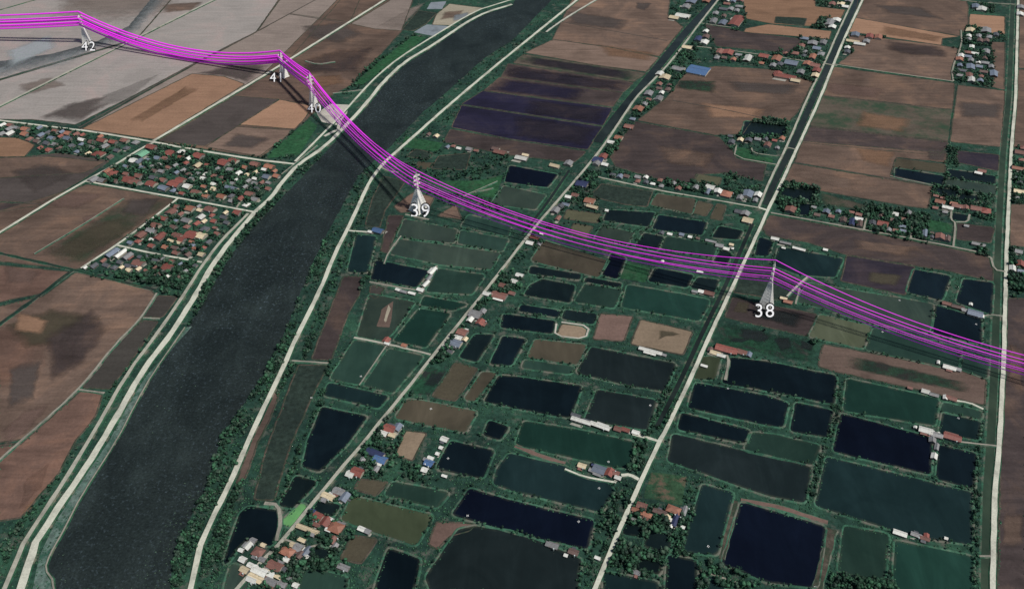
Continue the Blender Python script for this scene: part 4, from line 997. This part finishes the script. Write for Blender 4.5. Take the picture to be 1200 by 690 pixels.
def house_parts(h, near):
    """ wall, roof, ridge, openings in local metres (x along the ridge) """
    u, v, wp, dp, c, g, style, rot, _, area = h; s = mpp(u, v); p = W(u, v)
    big_ = 1.22 if (v > 480 and u < 480) else 1.1 if v > 330 else 1.0
    L = wp*s*.95*big_
    el = math.atan2(H, math.hypot(p.x, p.y)); Dd = dp*s/math.sin(el)*.85*big_
    Dd = max(4.0, Dd); L = max(4.0, L)
    hw = 2.8 if L*Dd < 160 else 3.6; rise = min(2.6, min(L, Dd)*.24); ov = .6
    wall = MB(); roof = MB(); x, y = L/2-ov, Dd/2-ov
    long_x = L >= Dd
    if not long_x: x, y = y, x
    X, Y = (L/2, Dd/2) if long_x else (Dd/2, L/2)
    for a, b in (((-x, -y), (x, -y)), ((x, -y), (x, y)), ((x, y), (-x, y)), ((-x, y), (-x, -y))):
        wall.quad((*a, -.2), (*b, -.2), (*b, hw), (*a, hw))
    if style == 'gable':
        wall.quad((x, -y, hw), (x, y, hw), (x, 0, hw+rise*.95)); wall.quad((-x, y, hw), (-x, -y, hw), (-x, 0, hw+rise*.95))
        for sg in (-1, 1):
            n = max(2, int(X*2/1.6)) if near else 1
            for k in range(n):                           # corrugated sheets, alternately proud
                xa, xb = -X+2*X*k/n, -X+2*X*(k+1)/n; dz = .07*(k % 2)
                roof.quad((xa, sg*Y, hw-.15+dz), (xb, sg*Y, hw-.15+dz), (xb, 0, hw+rise+dz), (xa, 0, hw+rise+dz))
            roof.quad((-X, sg*Y, hw-.15), (X, sg*Y, hw-.15), (X, sg*Y, hw-.4), (-X, sg*Y, hw-.4))
    else:
        r = X-Y*.9
        r = max(r, .2)
        A = [(-X, -Y, hw-.15), (X, -Y, hw-.15), (X, Y, hw-.15), (-X, Y, hw-.15), (-r, 0, hw+rise), (r, 0, hw+rise)]
        for q in ((0, 1, 5, 4), (1, 2, 5), (2, 3, 4, 5), (3, 0, 4)): roof.quad(*[A[k] for k in q])
        for k in range(4): a, b = A[k], A[(k+1) % 4]; roof.quad(a, b, (b[0], b[1], hw-.4), (a[0], a[1], hw-.4))
    return wall, roof, long_x, X, Y, hw, rise, x, y, L, Dd
stuffW = MB(); stuffR = {}
cl = {}
for h in HS:
    u, v = h[0], h[1]; p = W(u, v); near = h[9] > 60 and v > 330
    wall, roof, lx, X, Y, hw, rise, x, y, L, Dd = house_parts(h, near)
    rz = -GRID+h[7]+(0 if lx else math.pi/2) + rnd.uniform(-.05, .05)
    fillmask([(u-h[2]*.55, v-h[3]*.6), (u+h[2]*.55, v-h[3]*.6+h[2]*.12), (u+h[2]*.55, v+h[3]*.6), (u-h[2]*.55, v+h[3]*.5)], 4)
    wm = M_wall[rnd.choice((0, 0, 1, 1, 2))]; rm = ROOFC[h[4]][1]
    if id(h) in bigid:
        kn = kindname(h)
        root = empty(kn, p, rz); tag(root, LAB[id(h)], kn, '%ss %s' % (kn, h[5]))
        wall.build('wall', wm, root); ro = roof.build('roof', rm, root)
        if h[6] == 'gable' and h[9] > 34:
            m = MB(); m.box((0, 0, hw+rise+.1), (2*X+.1, .7, .2)); m.build('ridge_cap', rm, ro)
        if v > 300 and h[9] > 30:
            m = MB(); m.box((-x*.3, -y-.03, 1.05), (1.1, .12, 2.3)); m.build('door', M_door, root)
            for q in (-.72, .2, .62):
                if 2*x*abs(q+.3) < 1.2: continue
                m = MB(); m.box((x*q, -y-.03, 1.6), (1.5, .1, 1.2)); m.build('window', M_glass, root)
            if rnd.random() < .55 and h[9] > 50:          # lean-to on the back or front
                m = MB(); s_ = rnd.choice((-1, 1)); l = X*rnd.uniform(.4, .8); cx = rnd.uniform(-.2, .2)*X
                m.quad((cx-l, s_*Y*.96, hw-.5), (cx+l, s_*Y*.96, hw-.5), (cx+l, s_*(Y+3.2), hw-1.2), (cx-l, s_*(Y+3.2), hw-1.2))
                m.bar((cx-l+.3, s_*(Y+3), -.1), (cx-l+.3, s_*(Y+3), hw-1.2), .1); m.bar((cx+l-.3, s_*(Y+3), -.1), (cx+l-.3, s_*(Y+3), hw-1.2), .1)
                m.build('lean_to', ROOFC[rnd.choice(('grey', 'brick', 'white', 'darkgrey'))][1], root)
        if h[9] > 55 and rnd.random() < .5:
            m = MB(); m.bar((X*.5, -Y-1.6, -.1), (X*.5, -Y-1.6, 3.4), .14); m.bar((X*.5, -Y-1.6, 3.4), (X*.5, -Y-1.6, 5), .75, 8); m.build('water_tank', M_ins, root)
    else:
        d = stuffR.setdefault(h[4], MB()); ca, sa = math.cos(rz), math.sin(rz)
        for src, dst in ((wall, stuffW), (roof, d)):
            i = len(dst.v); dst.v += [(p.x+a*ca-b*sa, p.y+a*sa+b*ca, c_) for a, b, c_ in src.v]
            dst.f += [tuple(i+k for k in f) for f in src.f]; dst.m += src.m
o = stuffW.build('distant_small_houses', M_wall[1]); tag(o, 'tiny distant huts scattered among the trees of the villages', 'houses', kind='stuff')
allv, allf, allm, mats = list(stuffW.v), list(stuffW.f), [0]*len(stuffW.f), [M_wall[1]]
for c, d in stuffR.items():
    i = len(allv); allv += d.v; allf += [tuple(i+k for k in f) for f in d.f]; allm += [len(mats)]*len(d.f); mats.append(ROOFC[c][1])
bpy.data.objects.remove(o)
if allf: tag(mobj('distant_small_houses', allv, allf, mats, None, allm), 'tiny distant huts scattered among the trees of the villages', 'houses', kind='stuff')
# concrete yards round the houses
ym = MB()
for h in HS:
    if rnd.random() < .8:
        p = W(h[0]+rnd.uniform(-.4, .4)*h[2], h[1]+rnd.uniform(-.5, .6)*h[3]); s = mpp(h[0], h[1])
        if occ[min(689, max(0, int(P(p.x, p.y)[1]))), min(1199, max(0, int(P(p.x, p.y)[0])))] in (1, 3): continue
        a, b = s*h[2]*rnd.uniform(.4, .8), s*h[3]*rnd.uniform(.6, 1.1); z = .12+rnd.random()*.2
        c, sn = math.cos(-GRID), math.sin(-GRID); q = []
        for dx, dy in ((-a, -b), (a*.9, -b*.9), (a, b), (-a*.8, b*.9)): q.append((p.x+(dx*c-dy*sn)*.5, p.y+(dx*sn+dy*c)*.5, z))
        ym.quad(*q)
tag(ym.build('yards', SOIL['yard']), kind='structure')
# ------------------------------------------------------------------ trees, bushes
M_leaf = [leaf_mat("leaves_dark", srgb(18, 36, 28), srgb(32, 58, 42)), leaf_mat("leaves_mid", srgb(30, 56, 44), srgb(50, 86, 62)), leaf_mat("leaves_grey", srgb(40, 56, 48), srgb(66, 86, 70))]
M_bark = plain("bark", srgb(84, 72, 60), .9)
def ico(sub):
    bm = bmesh.new(); bmesh.ops.create_icosphere(bm, subdivisions=sub, radius=1)
    v = np.array([q.co for q in bm.verts]); f = np.array([[q.index for q in t.verts] for t in bm.faces]); bm.free(); return v, f
IV, IF = ico(2)      # 42 verts, 80 faces
IV1, IF1 = ico(1)
nr = np.random.RandomState(5)
def crown_template(leaf):
    """ lumpy clumps with gaps plus loose leaf faces, unit size: centre at 0, radius about 1 """
    vs, fs = [], []; off = 0
    for k in range(4 if leaf > 30 else 3):
        c = nr.normal(0, .38, 3)*np.array([1, 1, .6]); r = nr.uniform(.42, .68)
        v = IV1*(r*(1+nr.uniform(-.3, .3, (len(IV1), 1))))*np.array([1, 1, .8])+c; vs.append(v); fs.append(IF1+off); off += len(v)
    for k in range(leaf):
        d = nr.normal(0, 1, 3); d /= np.linalg.norm(d); d[2] *= .8; p = d*nr.uniform(.7, 1.12); a = nr.normal(0, 1, 3); a /= np.linalg.norm(a); b = np.cross(a, nr.normal(0, 1, 3)); b /= np.linalg.norm(b)
        s = nr.uniform(.12, .24); v = np.array([p-a*s, p+b*s*.8, p+a*s]); vs.append(v); fs.append(np.array([[0, 1, 2]])+off); off += 3
    return np.vstack(vs), np.vstack(fs)
def merged(name, P3, R3, tm, mat, label, cat, trunk=False):
    """ one mesh out of many crowns: P3 centres (N,3), R3 radii (N,3) """
    vs, fs, ts = [], [], []; off = 0; N = len(P3); which = nr.randint(0, len(tm), N)
    for k, (tv, tf) in enumerate(tm):
        idx = np.where(which == k)[0]
        if len(idx) == 0: continue
        a = nr.uniform(0, 6.28, len(idx)); c, s = np.cos(a)[:, None], np.sin(a)[:, None]
        x = tv[None, :, 0]*c-tv[None, :, 1]*s; y = tv[None, :, 0]*s+tv[None, :, 1]*c; z = np.repeat(tv[None, :, 2], len(idx), 0)
        v = np.stack([x, y, z], 2)*R3[idx][:, None, :]+P3[idx][:, None, :]
        f = tf[None]+(np.arange(len(idx))*len(tv))[:, None, None]+off
        vs.append(v.reshape(-1, 3)); fs.append(f.reshape(-1, 3)); ts.append(np.repeat(nr.uniform(0, 1, len(idx)), len(tv))); off += len(idx)*len(tv)
    v = np.vstack(vs); f = np.vstack(fs); t = np.concatenate(ts)
    me = bpy.data.meshes.new(name); me.vertices.add(len(v)); me.vertices.foreach_set("co", v.ravel().astype(np.float32))
    me.loops.add(len(f)*3); me.loops.foreach_set("vertex_index", f.ravel().astype(np.int32))
    me.polygons.add(len(f)); me.polygons.foreach_set("loop_start", (np.arange(len(f))*3).astype(np.int32)); me.polygons.foreach_set("loop_total", np.full(len(f), 3, np.int32))
    at = me.attributes.new("tint", 'FLOAT', 'POINT'); at.data.foreach_set("value", t.astype(np.float32))
    me.materials.append(mat); me.update(calc_edges=True); me.validate()
    return tag(link(bpy.data.objects.new(name, me)), label, cat, kind='stuff')
def free(u, v, road=True):
    if not (0 <= u < 1200 and 0 <= v < 690): return True
    return occ[int(v), int(u)] == 0
TREES = []   # (x, y, height, radius, desc or None)
g = random.Random(3)
def hfree(x, y):
    u, v = P(x, y); return -60 < u < 1260 and -30 < v < 740 and free(u, v)
# 1. rows along the dikes
for k, p, d in Pn:
    if k == 'algae': continue
    w = [W(*q).xy for q in ext(p)]; n = len(w)
    a2 = sum(w[i].x*w[(i+1) % n].y-w[(i+1) % n].x*w[i].y for i in range(n))
    if a2 < 0: w.reverse()
    ctr = sum(w, Vector((0, 0)))/n
    dens = g.uniform(.25, .95)
    for i in range(n):
        a, b = w[i], w[(i+1) % n]; L = (b-a).length; t = (b-a)/L; nn = Vector((t.y, -t.x)); s = 0
        e = g.uniform(.25, 1)*dens
        while s < L:
            s += g.uniform(3.5, 8)
            if g.random() > e: continue
            q = a+t*s+nn*g.uniform(3.2, 5.6)
            if not hfree(q.x, q.y): continue
            r = g.uniform(.9, 2.1)*(1.25 if g.random() < .15 else 1)
            side = None
            if d:
                m = (a+b)/2+nn*2; um, vm = P(m.x, m.y); uc, vc = P(ctr.x, ctr.y); du, dv = um-uc, (vm-vc)
                e1 = P(a.x, a.y); e2 = P(b.x, b.y)
                side = ('lower' if dv > 0 else 'upper') if abs(e2[0]-e1[0]) > abs(e2[1]-e1[1])*1.2 else ('right' if du > 0 else 'left')
            TREES.append((q.x, q.y, r*g.uniform(2.0, 2.9), r, (d, side) if d else None))
# 2. belts and village trees (photo polygons, spacing in metres)
BELT = [
 ([(352,344),(330,399),(307,444),(298,457),(275,489),(260,515),(240,575),(215,620),(203,657),(200,690),(214,690),(229,647),(246,608),(267,566),(288,516),(312,466),(329,431),(344,396),(370,343),(389,298),(407,263),(422,229),(430,214),(444,196),(440,187),(420,207),(405,234),(387,267),(372,297)], 1100, 1.0, 2.1),
 ([(352,344),(330,399),(307,444),(298,457),(275,489),(260,515),(240,575),(215,620),(203,657),(200,690),(206,690),(209,657),(221,622),(246,578),(267,517),(282,490),(304,459),(313,445),(336,400),(357,344),(378,298),(393,267),(388,262),(372,297)], 420, 1.8, 3.2),
 ([(343,200),(385,178),(350,212),(330,236),(303,262),(275,296),(252,332),(240,356),(228,378),(220,383),(236,345),(252,314),(274,285),(302,251),(320,234),(333,216)], 420, 1.6, 3.4),
 ([(0,147),(80,156),(180,171),(170,176),(125,189),(60,181),(0,168)], 240, 2, 4.0),
 ([(185,171),(215,177),(340,198),(297,245),(205,229),(107,210),(140,192),(168,177)], 760, 2, 4.5),
 ([(209,236),(290,250),(258,281),(237,303),(140,285),(172,263)], 330, 2, 4.0),
 ([(137,292),(234,310),(214,340),(175,334),(97,317)], 380, 2, 4.2),
 ([(88,317),(120,325),(178,337),(215,345),(212,349),(175,341),(110,325)], 170, 1.6, 3.4),
 ([(0,146),(180,168),(345,191),(345,189),(180,164),(0,142)], 190, 1.4, 2.8),
 ([(320,172),(362,140),(370,148),(344,186),(310,186)], 70, 1.5, 3.2),
 ([(435,76),(484,40),(500,44),(470,66),(430,98),(412,112),(400,110)], 260, 1.6, 3.4),
 ([(328,55),(352,50),(362,54),(345,66),(332,66)], 60, 2, 4),
 ([(186,32),(200,26),(234,31),(214,46),(185,40)], 130, 2, 4),
 ([(210,186),(197,184),(170,178),(140,196),(250,215),(300,212),(260,200)], 200, 2.4, 4.5),
 ([(250,0),(275,0),(270,4),(255,3)], 40, 2, 4),
 ([(600,62),(640,28),(685,0),(700,0),(658,30),(615,66),(560,110),(520,152),(490,170),(470,178),(535,116)], 200, 1.0, 2.2),
 ([(645,2),(680,0),(598,62),(530,116),(470,170),(460,170),(495,132),(525,107),(550,84),(570,67),(600,48)], 330, 1.0, 2.0),
 ([(470,176),(530,160),(600,185),(590,250),(520,240),(475,212)], 420, 1.5, 3.2),
 ([(784,0),(838,0),(812,26),(800,32),(785,20)], 60, 1.8, 3.6), ([(843,0),(890,0),(870,36),(835,50),(800,70),(812,40)], 190, 1.8, 3.8),
 ([(833,56),(905,67),(970,78),(960,84),(904,80),(832,72)], 130, 1.8, 3.6),
 ([(800,60),(832,72),(790,106),(778,116),(748,140),(735,155),(722,180),(705,195),(700,190),(730,150),(765,102)], 430, 1.8, 3.8),
 ([(682,204),(715,200),(705,213),(692,228),(700,232),(705,262),(668,270),(640,270),(660,235)], 260, 1.8, 3.6),
 ([(715,196),(800,210),(820,214),(888,228),(888,240),(800,222),(712,208)], 260, 1.8, 3.8),
 ([(848,200),(893,212),(890,232),(850,222)], 130, 1.8, 3.8), ([(700,262),(768,270),(780,280),(842,288),(880,296),(862,300),(770,296),(700,282)], 90, 1.2, 2.4),
 ([(925,45),(972,44),(965,78),(905,66)], 240, 2, 4.2), ([(940,18),(985,24),(978,36),(950,33)], 110, 2, 4.2), ([(943,0),(1000,0),(990,11),(950,8)], 90, 2, 4),
 ([(988,38),(1040,44),(1022,58),(1018,66),(982,62)], 190, 2, 4), ([(900,74),(968,78),(955,98),(903,98)], 180, 2, 4),
 ([(1127,30),(1162,34),(1180,44),(1180,50),(1158,55),(1126,52)], 230, 2, 4), ([(1116,56),(1166,60),(1170,98),(1160,103),(1116,95)], 330, 2, 4), ([(1134,3),(1166,6),(1165,16),(1136,15)], 100, 2, 3.6),
 ([(870,138),(926,144),(918,166),(866,162)], 330, 2, 4.4), ([(842,155),(905,160),(897,193),(860,184)], 70, 1.6, 3),
 ([(912,214),(962,220),(955,244),(950,254),(915,248),(908,232)], 330, 2, 4.2), ([(950,232),(1020,240),(1066,250),(1100,260),(1085,292),(1012,270),(915,252)], 620, 1.8, 4),
 ([(1085,215),(1110,204),(1166,214),(1166,260),(1135,256),(1116,262),(1090,258)], 300, 1.8, 3.6), ([(1072,248),(1090,252),(1087,286),(1068,282)], 90, 2, 4),
 ([(1145,292),(1162,300),(1163,322),(1148,314)], 70, 2, 4), ([(1105,172),(1125,174),(1123,196),(1108,200)], 70, 1.6, 3.2), ([(1186,172),(1200,172),(1200,240),(1184,240)], 130, 1.8, 3.8), ([(1184,290),(1200,292),(1200,350),(1181,348)], 140, 1.8, 3.8),
 ([(840,378),(896,388),(955,402),(957,426),(900,416),(832,402)], 330, 1.4, 3.0), ([(988,416),(1135,448),(1138,460),(1060,444)], 60, 1.2, 2.4),
 ([(600,290),(625,275),(640,285),(622,312),(606,340),(575,352),(540,392),(520,425),(500,430),(528,400),(566,350)], 230, 1.5, 3.2),
 ([(486,460),(452,489),(430,518),(396,557),(366,594),(334,634),(300,668),(278,690),(330,690),(410,660),(420,600),(445,560),(470,540),(500,550),(520,570),(470,560),(480,500),(450,500)], 520, 1.2, 3.0),
 ([(397,380),(430,330),(452,300),(446,296),(412,345),(385,425),(380,470),(352,520),(330,585),(343,560),(362,500),(385,440)], 420, 1.4, 3.0),
 ([(350,425),(340,425),(300,520),(275,590),(262,662),(246,690),(232,690),(240,648),(258,610),(280,567),(300,517),(324,467)], 520, 1.0, 2.2),
 ([(420,230),(440,205),(450,204),(436,233),(415,285),(400,318),(380,380),(356,425),(350,424),(378,345),(400,300)], 320, 1.0, 2.2),
 ([(735,590),(820,600),(825,625),(760,640),(735,615)], 90, 1.8, 3.8), ([(720,628),(755,645),(780,650),(775,668),(745,690),(703,690)], 220, 1.2, 3.4), ([(805,560),(822,562),(800,645),(818,655),(790,650)], 120, 1.2, 2.4),
 ([(975,672),(1045,686),(1045,690),(970,690)], 190, 1.6, 3.4), ([(820,655),(850,662),(900,680),(880,690),(815,690)], 60, 1.6, 3.0),
 ([(733,567),(749,572),(700,690),(664,690),(690,640),(705,598)], 150, 1.0, 2.2), ([(744,515),(766,505),(750,560),(735,552)], 80, 1.4, 2.8), ([(795,425),(810,430),(780,505),(760,500),(778,458)], 100, 1.0, 2.0),
 ([(96,520),(62,575),(35,615),(10,660),(0,690),(0,640),(25,607),(45,583),(70,556),(90,520),(113,488),(126,462),(150,430),(186,378),(208,349),(213,345),(184,389),(149,435),(118,487)], 330, .9, 2.2),
 ([(975,440),(990,444),(985,484),(976,512),(965,545),(950,590),(944,588),(958,540),(970,510),(974,475)], 120, .9, 1.7),
 ([(1142,495),(1152,496),(1148,560),(1146,690),(1138,690),(1140,577)], 120, .9, 1.8),
]
for poly, N, r0, r1 in BELT:
    xs = [p[0] for p in poly]; ys = [p[1] for p in poly]; k = 0; m = len(poly); N = int(N*1.0)
    for _ in range(N*14):
        if k >= N: break
        u = g.uniform(min(xs), max(xs)); v = g.uniform(min(ys), max(ys)); c = False
        for i in range(m):
            (ax, ay), (bx, by) = poly[i], poly[(i+1) % m]
            if (v >= ay) != (v >= by) and u < (bx-ax)*(v-ay)/(by-ay)+ax: c = not c
        if not c: continue
        q = W(u, v)
        nz = math.sin(q.x*.031+1.3)*math.sin(q.y*.027)+.4*math.sin(q.x*.11)*math.sin(q.y*.09+2)
        if nz < -.42 and g.random() < .75: continue
        if not free(u, v): k += .2; continue
        r = (g.uniform(r0, r1) if g.random() < .85 else g.uniform(r1, r1*1.5))*(.75+.25*(nz+1))*(.82 if v < 320 else 1); TREES.append((q.x, q.y, r*g.uniform(1.7, 2.4), r, None)); k += 1
# individuals: the biggest-looking dike trees
cand = [t for t in TREES if t[4] and t[4][1]]
cand.sort(key=lambda t: -(t[3]*.5*H/math.hypot(t[0], t[1], H)+ .35*H/math.hypot(t[0], t[1], H)))
cand = cand[:285]; cid = set(id(t) for t in cand); bk = {}
for t in cand: bk.setdefault(t[4], []).append(t)
tmB = [crown_template(46) for _ in range(6)]
cmesh = []
for k, (tv, tf) in enumerate(tmB):
    me = bpy.data.meshes.new('crown'); me.from_pydata([tuple(x) for x in tv], [], [tuple(int(a) for a in x) for x in tf]); me.materials.append(M_leaf[(0, 1, 0, 2, 0, 1)[k]]); cmesh.append(me)
tmx = MB(); tmx.bar((0, 0, -.1), (.04, .02, .5), .075, 6, 0, .045); tmx.bar((.04, .02, .5), (.3, .1, .8), .04, 4); tmx.bar((.04, .02, .5), (-.25, .15, .82), .04, 4); tmx.bar((.04, .02, .45), (0, -.28, .78), .035, 4)
tme = bpy.data.meshes.new('trunk'); tme.from_pydata(tmx.v, [], tmx.f); tme.materials.append(M_bark)
for (d, side), L in bk.items():
    L.sort(key=lambda t: P(t[0], t[1])[0] if side in ('upper', 'lower') else -t[1])
    for k, t in enumerate(L):
        x, y, hh, r, _ = t; n = len(L)
        a, z = (('leftmost', 'rightmost') if side in ('upper', 'lower') else ('topmost', 'bottommost'))
        w = ('from left' if side in ('upper', 'lower') else 'from top')
        if n == 1: lab = 'only tree on %s dike of %s' % (side, d)
        elif k == 0: lab = '%s tree on %s dike of %s' % (a, side, d)
        elif k == n-1: lab = '%s tree on %s dike of %s' % (z, side, d)
        else: lab = '%stree %s, %s dike of %s' % (ORD[min(k, 39)], w, side, d)
        root = empty('tree', (x, y, .9), g.uniform(0, 6.28)); tag(root, lab, 'tree', 'trees along the %s dike of %s' % (side, d))
        tr = bpy.data.objects.new('trunk', tme); link(tr, root); tr.scale = (r*1.2, r*1.2, hh)
        cr = bpy.data.objects.new('crown', cmesh[g.randrange(6)]); link(cr, root); cr.location = (0, 0, hh*.72); cr.scale = (r, r, hh*.42)
rest = [t for t in TREES if id(t) not in cid]
A = np.array([(t[0], t[1], t[2], t[3]) for t in rest])
tm = [crown_template(20) for _ in range(6)]
sel = nr.randint(0, 10, len(A)); groups = [sel < 4, (sel >= 4) & (sel < 8), sel >= 8]
names = (('dark_tree_cover', 'dark green trees massed in the villages and along the banks'), ('green_tree_cover', 'mid green trees mixed among the banks and villages'), ('grey_green_tree_cover', 'grey green trees and palms mixed among the banks'))
for k, mk in enumerate(groups):
    B = A[mk]; P3 = np.column_stack([B[:, 0], B[:, 1], B[:, 2]*.55+.4]); R3 = np.column_stack([B[:, 3], B[:, 3], B[:, 2]*.55])
    merged(names[k][0], P3, R3, tm, M_leaf[k], names[k][1], 'trees')
# low scrub over all open banks
bt = []
for _ in range(4): bt.append((IV1*(1+nr.uniform(-.35, .35, (len(IV1), 1))), IF1))
pts = []
while len(pts) < 15000:
    u = g.uniform(-20, 1220); v = g.uniform(0, 700)
    if g.random() > .35+.65*v/690: continue
    if not free(u, v): continue
    if u < 200 and v < 140: continue
    q = W(u, v); nz = math.sin(q.x*.05)*math.sin(q.y*.043+1)+.5*math.sin(q.x*.17+2)*math.sin(q.y*.13)
    if nz < -.1 and g.random() < .7: continue
    r = g.uniform(.5, 1.3); pts.append((q.x, q.y, .2, r, r*g.uniform(.5, .9)))
B = np.array(pts); merged('scrub', B[:, :3], np.column_stack([B[:, 3], B[:, 3], B[:, 4]]), bt, M_leaf[1], 'low scrub and reeds covering the banks', 'scrub')
# floating weed on the river and the weedy ponds
ws = []
for poly, N in (([(215,560),(238,575),(222,612),(206,645),(200,690),(150,690),(180,640),(200,600)], 420), ([(250,520),(268,500),(245,570),(236,570)], 120), ([(60,690),(70,640),(100,590),(110,600),(80,690)], 60), ([(300,440),(350,330),(400,215),(380,215),(330,330),(285,440)], 260), ([(420,190),(520,95),(590,45),(585,35),(500,90),(410,180)], 200), ([(150,520),(300,300),(330,260),(290,330),(200,520)], 160)):
    xs = [p[0] for p in poly]; ys = [p[1] for p in poly]; m = len(poly)
    for _ in range(N):
        u = g.uniform(min(xs), max(xs)); v = g.uniform(min(ys), max(ys)); c = False
        for i in range(m):
            (ax, ay), (bx, by) = poly[i], poly[(i+1) % m]
            if (v >= ay) != (v >= by) and u < (bx-ax)*(v-ay)/(by-ay)+ax: c = not c
        if not c or not (0 <= v < 690 and 0 <= u < 1200) or occ[int(v), int(u)] != 1: continue
        q = W(u, v); r = g.uniform(.5, 1.5); ws.append((q.x, q.y, .26, r, r*g.uniform(.5, .9), .16))
B = np.array(ws); merged('floating_weed', B[:, :3], B[:, 3:6], bt, M_leaf[2], 'grey green clumps of weed floating on the river', 'weed')
print('trees', len(TREES), 'houses', len(HS), 'objects', len(bpy.data.objects))
# ------------------------------------------------------------------ small floats on the ponds
M_float = plain("float_white", srgb(226, 226, 222), .5)
fl = [(525,537,'the square navy pond beside the white farm sheds'), (548,604,'the long blue-black pond at the bottom middle'), (702,572,'the big teal pond by the pier house'), (713,541,'the green pond below the long white shed'),
      (423,441,'the grey-green pond left of the white path'), (491,362,'the upper green pond below the white sheds'), (365,466,'the weedy channel left of the flat dark pond'), (1034,389,'the green pond under the wires'), (1057,502,'the wide blue-black pond'),
      (1123,490,'the small teal pond by the right road'), (830,640,'the upright teal pond beside the farm'), (955,687,'the square blue-black pond'), (1109,632,'the biggest teal pond'), (505,479,'the brown rice pond'), (762,475,'the dark pond above the long white shed'), (853,455,'the long navy pond beside the canal road'),
      (678,611,'the bottom middle blue-black pond, right end'), (1144,380,'the navy pond by the far right road'), (1054,352,'the far corner of the green pond under the wires')]
for u, v, d in fl:
    root = empty('float', W(u, v, .3), g.uniform(0, 3)); tag(root, 'small white paddle float on %s' % d, 'float', 'white floats on the ponds')
    for s in (-1, 1):
        m = MB(); m.bar((-1.3, s*.7, .1), (1.3, s*.7, .1), .3, 8); m.build('pontoon', M_float, root)
    m = MB(); m.bar((0, -1.1, .6), (0, 1.1, .6), .1, 6)
    for k in range(6):
        a = k*math.pi/6
        for s in (-1, 1): m.box((math.cos(a)*.01, s*1.0, .6), (.12 if k else 1.4, .25, 1.4 if k else .12))
    m.build('paddle_wheel', M_float, root)
